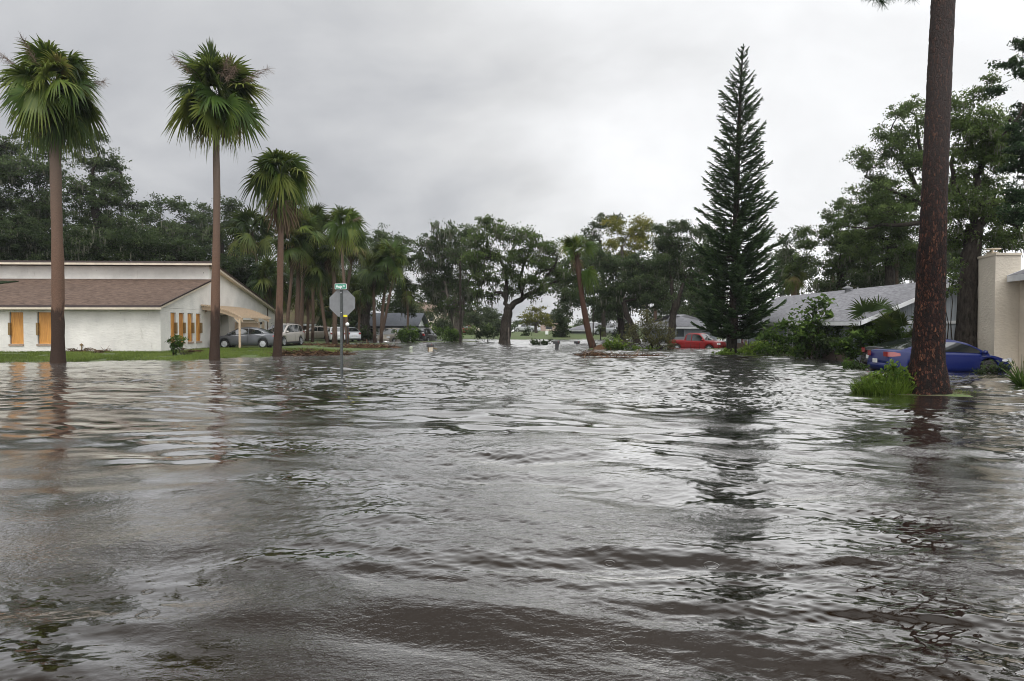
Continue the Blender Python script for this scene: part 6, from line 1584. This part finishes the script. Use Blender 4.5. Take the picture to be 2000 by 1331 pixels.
    c = mixc(t, ramp(t, n1, [(0.45, 0.0), (0.66, 0.7)]), c, (0.016, 0.011, 0.010))
    c = mixc(t, crack, c, (0.007, 0.005, 0.005))
    tc_ = nd(t, 'ShaderNodeTexCoord'); sp = nd(t, 'ShaderNodeSeparateXYZ'); t.links.new(tc_.outputs['Object'], sp.inputs[0])
    mr = nd(t, 'ShaderNodeMapRange'); mr.inputs[1].default_value = 3.5; mr.inputs[2].default_value = 8.0; t.links.new(sp.outputs[2], mr.inputs[0])
    c = mixc(t, mr.outputs[0], c, mixc(t, 0.55, c, (0.075, 0.062, 0.058)))
    t.links.new(c, b.inputs['Base Color']); b.inputs['Roughness'].default_value = 0.7; b.inputs['Specular IOR Level'].default_value = 0.12
    hb_ = nd(t, 'ShaderNodeMath', operation='SUBTRACT'); t.links.new(n1, hb_.inputs[0]); t.links.new(crack, hb_.inputs[1]); bump(t, b, hb_.outputs[0], 0.8, 0.018)
    mb.build('trunk', mt, root, smooth=True)
    # needle tufts of the low bough that dips into the top of the frame, and the rest of the crown above it
    nm = MB(); bm_ = MB()
    def tuft(c, R_, k, dr=(0, 0, -0.3)):
        d = unit(r.normal(size=(k, 3)) + np.array(dr)); add_strips(nm, np.repeat(np.array([c]), k, 0), np.array(c) + d * R_ * r.uniform(0.7, 1.1, (k, 1)), 0.010, 0.004, r, np.clip(r.normal(0.35, 0.15, k), 0, 1), seg=1)
    tipz = P(1720, -60, 17.4)
    for (a, b_, yy) in ((1695, -12, 17.4), (1718, -2, 17.4), (1724, 4, 17.2), (1738, -8, 17.5), (1755, -14, 17.5), (1783, -5, 17.6), (1770, -12, 17.6), (1708, -8, 17.2), (1690, -16, 17.3)):
        c = P(a, b_, yy); bm_.tube(curve(P(a + 20, -90, yy), c, r, 0.2, 6), np.linspace(0.02, 0.007, 6), 5); tuft(c, 0.24, 80)
    bm_.tube(curve(P(1846, -160, 18), P(1700, -85, 17.4), r, 0.1, 8), np.linspace(0.12, 0.03, 8), 6)
    for k in range(60):
        a = r.uniform(0, 6.28); el = r.uniform(-0.1, 0.9); R_ = r.uniform(1.0, 4.2)
        c = tp[-1] + np.array([math.cos(a) * R_, math.sin(a) * R_, R_ * math.tan(el) * 0.6 - 1.0 + r.uniform(-1.5, 1.5)])
        bm_.tube(curve(tp[-1] + np.array([0, 0, r.uniform(-2.4, 0)]), c, r, 0.12, 6), np.linspace(0.08, 0.02, 6), 5)
        for q_ in range(5): tuft(c + r.normal(size=3) * 0.35, 0.28, 45)
    bm_.build('boughs', MT['barkdark'], root, smooth=True); nm.build('needles', MT['conifer'], root)
big_pine()
bush('leafy bright fern clump at the left foot of the big pine trunk', 18.3, (1738, 754), [(1712, 742, 20, 10), (1735, 728, 22, 14), (1760, 735, 20, 14), (1700, 750, 16, 6), (1745, 748, 34, 8), (1775, 748, 16, 8)], 231, mat='weeds', name='fern_clump', cat='fern', clump=0.013, leaf=0.008, lpc=30, dens=6, stems=10, stem_r=0.01, shift=-0.02)
r = np.random.RandomState(77)
def blades(label, name, cat, centre, rx, ry, h, n, seed, mat='weeds', W_=0.02, splay=0.6, group=None):
    r = np.random.RandomState(seed); root = thing(name, label, cat, centre, group); m_ = MB(); c = np.array(centre, float)
    a = r.uniform(0, 6.28, n); q_ = np.sqrt(r.uniform(0, 1, n)); x = np.cos(a) * q_ * rx; y = np.sin(a) * q_ * ry
    p0 = c + np.stack([x, y, np.zeros(n)], 1)
    d = np.stack([x / max(rx, .01) * splay, y / max(ry, .01) * splay, np.ones(n)], 1) + r.normal(size=(n, 3)) * np.array([.35, .35, .15]); hh = h * r.uniform(0.4, 1.1, (n, 1)) * (1 - 0.45 * q_[:, None] ** 2)
    p1 = p0 + unit(d) * hh; add_strips(m_, p0, p1, W_, W_ * 0.2, r, np.clip(r.normal(0.5, 0.2, n), 0, 1), seg=3, sag=-0.06); m_.build('blades', MT[mat], root); return root
blades('long bright blades mixed into the fern clump left of the big pine', 'grass_tuft', 'grass tuft', (10.05, 18.3, 0.02), 0.85, 0.5, 0.62, 1500, 1, W_=0.022)
blades('low pale grass tuft at the right foot of the big pine trunk', 'grass_tuft', 'grass tuft', (11.95, 18.0, 0.0), 0.55, 0.3, 0.16, 500, 2, mat='grass', W_=0.012)
for k in range(1):
    c_ = G(1993, 752)
    blades('spiky agave-like plant at the right edge of the picture', 'agave', 'plant', (c_[0] + 0.05, c_[1], -0.02), 0.10, 0.10, 0.95, 90, 3, mat='shrub', W_=0.055, splay=1.0)
litter('leaf litter heaped round the foot of the big pine trunk', 'leaf_litter', 'leaf litter', (11.15, 18.0, 0.03), 0.95, 0.5, 0.10, 700, 4, L_=0.14, W_=0.012, fr=0)
bush('tangle of leaves caught against the front wheel of the blue coupe', 25.3, (1950, 735), [(1935, 722, 14, 8), (1960, 718, 14, 10), (1912, 728, 12, 6)], 232, mat='dark', name='debris_tangle', cat='debris', clump=0.010, leaf=0.006, lpc=16, stems=5, shift=0.1)
litter('straggling green debris along the waterline below the blue coupe', 'flood_debris', 'debris', (14.8, 22.9, 0.0), 2.4, 0.35, 0.07, 700, 5, mat='olive', L_=0.3, W_=0.02, fr=0)

# ------------------------------------------------------------------ debris and small plants
for k, (px, py, rx, ry, h, n, lb) in enumerate([(578, 695, 1.9, 0.7, 0.34, 800, 'brown frond litter right of the third tall palm'), (632, 694, 1.8, 0.6, 0.26, 600, 'heap of dry fronds left of the stop sign post'),
        (700, 683, 2.8, 1.5, 0.22, 1100, 'reddish-brown leaf litter beyond the stop sign'), (745, 681, 1.4, 0.8, 0.12, 400, 'thin end of the litter strip running into the water'),
        (600, 679, 3.0, 1.2, 0.16, 500, 'dark litter on the grass in front of the champagne crossover'), (660, 694, 1.2, 0.3, 0.08, 240, 'floating sticks behind the stop sign post'),
        (1158, 696, 1.1, 0.6, 0.20, 560, 'pile of orange-brown fronds floating before the leaning palm'), (1245, 697, 1.9, 0.5, 0.09, 420, 'long floating strip of brown debris before the olive shrub'),
        (1190, 700, 1.6, 0.25, 0.05, 200, 'thin streak of floating twigs between the two brown debris piles')]):
    g_ = G(px, py); litter(lb, 'debris_pile', 'debris pile', (g_[0], g_[1], max(0.0, gz(g_[0], g_[1]))), rx, ry, h, n, 240 + k, L_=0.55, W_=0.05, fr=3 if k < 4 or k == 6 else 0)
for k, (px, lb) in enumerate([(150, 'small brown frond heap against the wall right of the left palm'), (198, 'upswept dead palm frond against the middle of the white wall'), (378, 'brown leaf heap under the side windows')]):
    x = (px - 1000) / F * 40.3; litter(lb, 'dead_frond_heap', 'debris', (x, 40.3, gz(x, 40.3)), 0.55, 0.25, 0.18, 130, 250 + k, L_=0.5, W_=0.05, fr=2)
bush('small leafy sapling before the side windows of the stucco house', 37.5, (345, 690), [(342, 664, 9, 8), (347, 676, 10, 8), (338, 674, 8, 7), (350, 668, 7, 8), (343, 684, 8, 5)], 260, mat='shrub', name='sapling', cat='sapling', clump=0.006, leaf=0.0055, lpc=11, dens=4.5, stems=6, stem_r=0.02)
g_ = G(347, 701); blades('small grey agave at the water edge below the sapling', 'agave', 'plant', (g_[0], g_[1] + 1.0, gz(g_[0], g_[1] + 1.0)), 0.16, 0.16, 0.5, 40, 6, mat='olive', W_=0.06, splay=2.2)
bush('torn green leafy sprig floating left of the stop sign', 25.3, (444, 745), [(444, 741, 5, 4), (441, 739, 3, 4)], 261, mat='shrub', name='floating_sprig', cat='sprig', clump=0.003, leaf=0.0045, lpc=16, stems=4, stem_r=0.01, shift=-0.1, zb=0.0)
bush('fallen leafy branch lying in the flood left of the far mailbox', 62, (1060, 674), [(1048, 671, 8, 4), (1062, 672, 9, 4), (1072, 668, 7, 6), (1042, 668, 3, 4)], 262, mat='dark', name='fallen_branch', cat='branch', clump=0.005, leaf=0.004, lpc=14, stems=6)

# lawn grass: uncountable blades along the left bank and the far strip
r = np.random.RandomState(9); m_ = MB()
n = 150000; x = r.uniform(-34, -9, n); y = 33.0 + r.uniform(0, 1, n) ** 1.3 * 14
z = ground_z(x, y); k = (z > 0.005) & ~((x < -21) & (y > 41)) & (lownoise(x, y, 2.2) > -0.5); x, y, z = x[k], y[k], z[k]; n = len(x)
p0 = np.stack([x, y, z], 1); p1 = p0 + np.stack([r.normal(size=n) * .03, r.normal(size=n) * .03, r.uniform(.04, .12, n)], 1)
add_strips(m_, p0, p1, 0.022, 0.006, r, np.clip(r.normal(0.5, 0.2, n) + 0.25 * lownoise(x, y, 1.0), 0, 1), seg=1)
tag(m_.build('lawn_grass', MT['grass']), 'bright green lawn grass along the left bank in front of the stucco house', 'grass', kind='stuff')
# ------------------------------------------------------------------ street furniture
def text_mesh(s, size, name, mat, parent, M_, ext=0.003):
    cu = bpy.data.curves.new(name, 'FONT'); cu.body = s; cu.size = size; cu.align_x = 'CENTER'; cu.align_y = 'CENTER'; cu.extrude = ext; cu.offset = size * 0.018
    tmp = bpy.data.objects.new('tmp', cu); COL.objects.link(tmp)
    dg = bpy.context.evaluated_depsgraph_get(); me = bpy.data.meshes.new_from_object(tmp.evaluated_get(dg)); bpy.data.objects.remove(tmp)
    me.name = name; me.materials.clear(); me.materials.append(mat)
    o = bpy.data.objects.new(name, me); COL.objects.link(o); o.parent = parent; o.matrix_local = M_; return o
YS = 24.9; b0 = G(667, 734); zt = P(667, 554, YS)[2]
ss = thing('stop_sign', 'back of an octagonal grey road sign with a green street name blade on top', 'road sign', (b0[0], YS, -0.4))
lean = -0.012
m_ = MB(); pz = np.linspace(-0.4, zt + 0.02, 30)
w_ = 0.052
prof = [(-w_, 0.030), (-w_ * 0.45, 0.030), (-w_ * 0.38, -0.012), (w_ * 0.38, -0.012), (w_ * 0.45, 0.030), (w_, 0.030), (w_, 0.036), (w_ * 0.52, 0.037), (w_ * 0.44, -0.006), (-w_ * 0.44, -0.006), (-w_ * 0.52, 0.037), (-w_, 0.036)]
m_.prism([(b0[0] + a, YS + c_, -0.4) for a, c_ in prof], (0, 0, zt + 0.42))
m_.build('post', MT['post'], ss)
m_ = MB()
for z in np.arange(0.1, zt - 0.05, 0.075): m_.lathe([(0.011, -0.001), (0.0, -0.001)], (b0[0], YS - 0.0125, z), 8, axis='y')
m_.build('post_holes', MT['black'], ss)
oc = P(668, 592, YS); R_ = 0.505; m_ = MB()
m_.prism([(oc[0] + R_ * math.cos(math.radians(22.5 + 45 * k)), YS + 0.045, oc[2] + R_ * math.sin(math.radians(22.5 + 45 * k))) for k in range(8)], (0, 0.004, 0)); m_.build('octagon_plate', MT['steel'], ss)
m_ = MB()
for dz in (-0.36, 0.36): m_.lathe([(0.018, 0), (0.018, -0.015), (0, -0.02)], (b0[0], YS - 0.012, oc[2] + dz), 8, axis='y')
m_.build('bolt', MT['chrome'], ss)
m_ = MB(); m_.box((b0[0] + 0.14, YS + 0.038, oc[2] - 0.475), (0.14, 0.006, 0.075)); m_.build('sticker', MT['sticker'], ss)
m_ = MB(); m_.box((b0[0] - 0.09, YS + 0.042, oc[2] - 0.475), (0.10, 0.004, 0.05)); m_.build('sticker', MT['steel'], ss)
bc = P(666, 560, YS); m_ = MB(); bw, bh = 0.43, 0.20
def rrect(cx, cz, w, h, rad, y):
    o = []
    for qx, qz, a0 in ((1, 1, 0), (-1, 1, 90), (-1, -1, 180), (1, -1, 270)):
        for k in range(5):
            a = math.radians(a0 + k * 22.5); o.append((cx + qx * (w / 2 - rad) + rad * math.cos(a), y, cz + qz * (h / 2 - rad) + rad * math.sin(a)))
    return o
m_.prism(rrect(bc[0], bc[2], bw, bh, 0.025, YS - 0.04), (0, 0.004, 0)); bl = m_.build('name_blade', MT['signwhite'], ss)
m_ = MB(); m_.prism(rrect(bc[0], bc[2], bw - 0.03, bh - 0.03, 0.018, YS - 0.043), (0, 0.002, 0)); m_.build('green_face', MT['signgreen'], bl)
og = ORG[ss.name]
Mt = Matrix.Translation([float(bc[0] - og[0]) - 0.055, float(YS - 0.047 - og[1]), float(bc[2] - og[2]) - 0.003]) @ Matrix.Rotation(math.pi / 2, 4, 'X') @ Matrix.Diagonal((0.82, 1.15, 1, 1))
text_mesh('Hopi', 0.145, 'lettering', MT['signwhite'], bl, Mt)
Mt = Matrix.Translation([float(bc[0] - og[0]) + 0.125, float(YS - 0.047 - og[1]), float(bc[2] - og[2]) + 0.008]) @ Matrix.Rotation(math.pi / 2, 4, 'X') @ Matrix.Diagonal((0.75, 1.1, 1, 1))
text_mesh('Ct', 0.10, 'lettering', MT['signwhite'], bl, Mt)
m_ = MB(); m_.box((b0[0], YS - 0.02, bc[2] - bh / 2 + 0.01), (0.06, 0.05, 0.05)); m_.build('blade_bracket', MT['steel'], ss)

# globe lamp on the lawn
g_ = P(678.5, 634, 56); gb = thing('garden_lamp', 'white globe lamp on a thin black post right of the stop sign', 'lamp', (g_[0], 56, 0))
m_ = MB(); m_.tube([(g_[0], 56, 0), (g_[0], 56, g_[2] - 0.1)], [0.05, 0.04], 8); m_.lathe([(0.04, 0), (0.10, 0.06), (0.06, 0.1)], (g_[0], 56, g_[2] - 0.24), 10); m_.build('post', MT['black'], gb, smooth=True)
m_ = MB(); a = np.linspace(-1.5, 1.57, 9); m_.lathe([(0.16 * math.cos(q), 0.16 * math.sin(q)) for q in a], tuple(g_), 14); m_.build('globe', MT['globe'], gb, smooth=True)
g_ = P(755, 650, 82); gb = thing('lantern_post', 'black lantern post before the white garage of the slate roof house', 'lamp', (g_[0], 82, 0))
m_ = MB(); m_.tube([(g_[0], 82, -0.2), (g_[0], 82, g_[2])], 0.05, 8); m_.build('post', MT['black'], gb)
m_ = MB(); m_.lathe([(0.06, 0), (0.14, 0.04), (0.16, 0.3), (0.2, 0.32), (0.02, 0.5)], tuple(g_), 8); m_.build('lantern', MT['black'], gb)

# mailboxes
def mailbox(label, px, py, Yd, rz, w=0.20, l=0.50, h=0.24, postm='wood', ztop=None, tilt=0.0):
    b = P(px, py, Yd); r_ = local_thing('mailbox', label, 'mailbox')
    zt = ztop
    m_ = MB(); sec = [(-w / 2, 0), (w / 2, 0), (w / 2, h * 0.55)] + [(w / 2 * math.cos(a), h * 0.55 + h * 0.45 * math.sin(a)) for a in np.linspace(0.3, 2.84, 7)] + [(-w / 2, h * 0.55)]
    m_.prism([(-l / 2, a, zt + c_) for a, c_ in sec], (l, 0, 0)); m_.build('box', MT['black'], r_)
    m_ = MB(); m_.prism([(-l / 2 - 0.02, a * 1.04, zt + c_ * 1.02) for a, c_ in sec], (0.018, 0, 0)); m_.build('door', MT['black'], r_)
    m_ = MB(); m_.box((0.10, -w / 2 - 0.02, zt + 0.16), (0.03, 0.012, 0.10)); m_.build('flag', MT['red'], r_)
    m_ = MB(); m_.prism([(-0.12, -0.06, -0.6), (0.06, -0.06, -0.6), (0.18, -0.06, zt), (-0.10, -0.06, zt)], (0, 0.12, 0)); m_.build('post', MT[postm], r_)
    if postm == 'wood':
        m_ = MB(); m_.box((-0.16, 0, zt / 2 - 0.1), (0.05, 0.10, zt + 0.2)); m_.bar((0.15, 0, zt - 0.04), (0.46, 0, zt - 0.16), 0.04, 0.05); m_.build('brace', MT['brace'], r_)
    place(r_, (b[0], Yd, 0), rz, 0, tilt)
mailbox('black mailbox on a pale tapered post standing in the flood, left of centre', 841, 687, 47.0, 0.0, ztop=P(841, 678, 47)[2])
mailbox('dark mailbox on a dark post near the fallen branch, right of the big oak', 1087, 684, 51.0, 0.1, ztop=P(1087, 672, 51)[2], postm='black')
mailbox('half sunken dark mailbox before the dark broad oak', 1127, 673, 64.0, 0.2, ztop=P(1127, 671.5, 64)[2], postm='black')
g_ = G(803, 689); pb_ = thing('utility_pedestal', 'short pale green utility pedestal rising from the water left of the black mailbox', 'utility pedestal', (g_[0], g_[1], -0.3))
m_ = MB(); m_.lathe([(0.105, -0.3), (0.105, 0.30), (0.12, 0.31), (0.12, 0.36), (0.09, 0.40), (0, 0.41)], (g_[0], g_[1], 0), 14); m_.build('cabinet', m_plain('pale_green_metal', (0.42, 0.45, 0.36), 0.6, 0.25, 8), pb_, smooth=False)
m_ = MB(); m_.box((g_[0], g_[1] - 0.115, 0.2), (0.05, 0.02, 0.05)); m_.build('latch', MT['black'], pb_)

# utility pole, pole stub by the big oak, far pole, far road sign
def pole(label, px, pyb, pyt, Yd, rad, mat='barkdark', arm=False):
    b = P(px, pyb, Yd); t = P(px, pyt, Yd); r_ = thing('utility_pole', label, 'pole', (b[0], Yd, -0.3)); m_ = MB(); m_.tube([(b[0], Yd, -0.5), (b[0], Yd, t[2])], [rad, rad * 0.8], 10); m_.build('pole', MT[mat], r_, smooth=True)
    if arm: m_ = MB(); m_.box((b[0], Yd, t[2] - 0.6), (1.8, 0.1, 0.12)); m_.build('crossarm', MT[mat], r_)
pole('dark utility pole in front of the moss-hung oak', 899.5, 671, 500, 70, 0.13)
pole('short brown post right beside the big oak trunk', 993.5, 671, 640, 66, 0.10, 'barkgrey')
pole('thin dark pole before the pale far roof', 1158.5, 662, 600, 100, 0.10)
g_ = P(1068, 650, 98); rs_ = thing('far_sign', 'small rectangular white notice sign on a post on the far shore', 'road sign', (g_[0], 98, 0.1))
m_ = MB(); m_.tube([(g_[0], 98, 0.1), (g_[0], 98, g_[2])], 0.04, 6); m_.build('post', MT['post'], rs_)
m_ = MB(); m_.box((g_[0], 97.94, g_[2]), (0.42, 0.02, 0.52)); m_.build('sign_plate', MT['signwhite'], rs_)

# picket remains in front of the red pickup: thin stakes standing in the flood
r = np.random.RandomState(12)
for k in range(9):
    px = 1348 + k * 9.2; b = P(px, 681, 50.5)
    tag(None or (lambda q: q)((lambda m_: (m_.tube([(b[0], 50.5, -0.2), (b[0] + r.normal() * .01, 50.5, 0.42 + r.uniform(-.05, .1))], 0.015, 5), m_.build('garden_stake', MT['barkdark'], None, origin=(b[0], 50.5, 0)))[1])(MB())), 'thin dark garden stake in the row standing in the flood before the red pickup', 'stake', 'garden stakes before the red pickup')

# ------------------------------------------------------------------ rainy air
hm = bpy.data.materials.new('haze'); hm.use_nodes = True; t = hm.node_tree
for n_ in list(t.nodes):
    if n_.type != 'OUTPUT_MATERIAL': t.nodes.remove(n_)
pv = t.nodes.new('ShaderNodeVolumePrincipled'); pv.inputs['Color'].default_value = (0.92, 0.95, 1.0, 1); pv.inputs['Density'].default_value = 0.00022; pv.inputs['Anisotropy'].default_value = 0.2
t.links.new(pv.outputs[0], t.nodes['Material Output'].inputs['Volume'])
m_ = MB(); m_.box((0, 115, 12.2), (420, 290, 27.6)); hz = m_.build('haze', hm); tag(hz, kind='stuff')
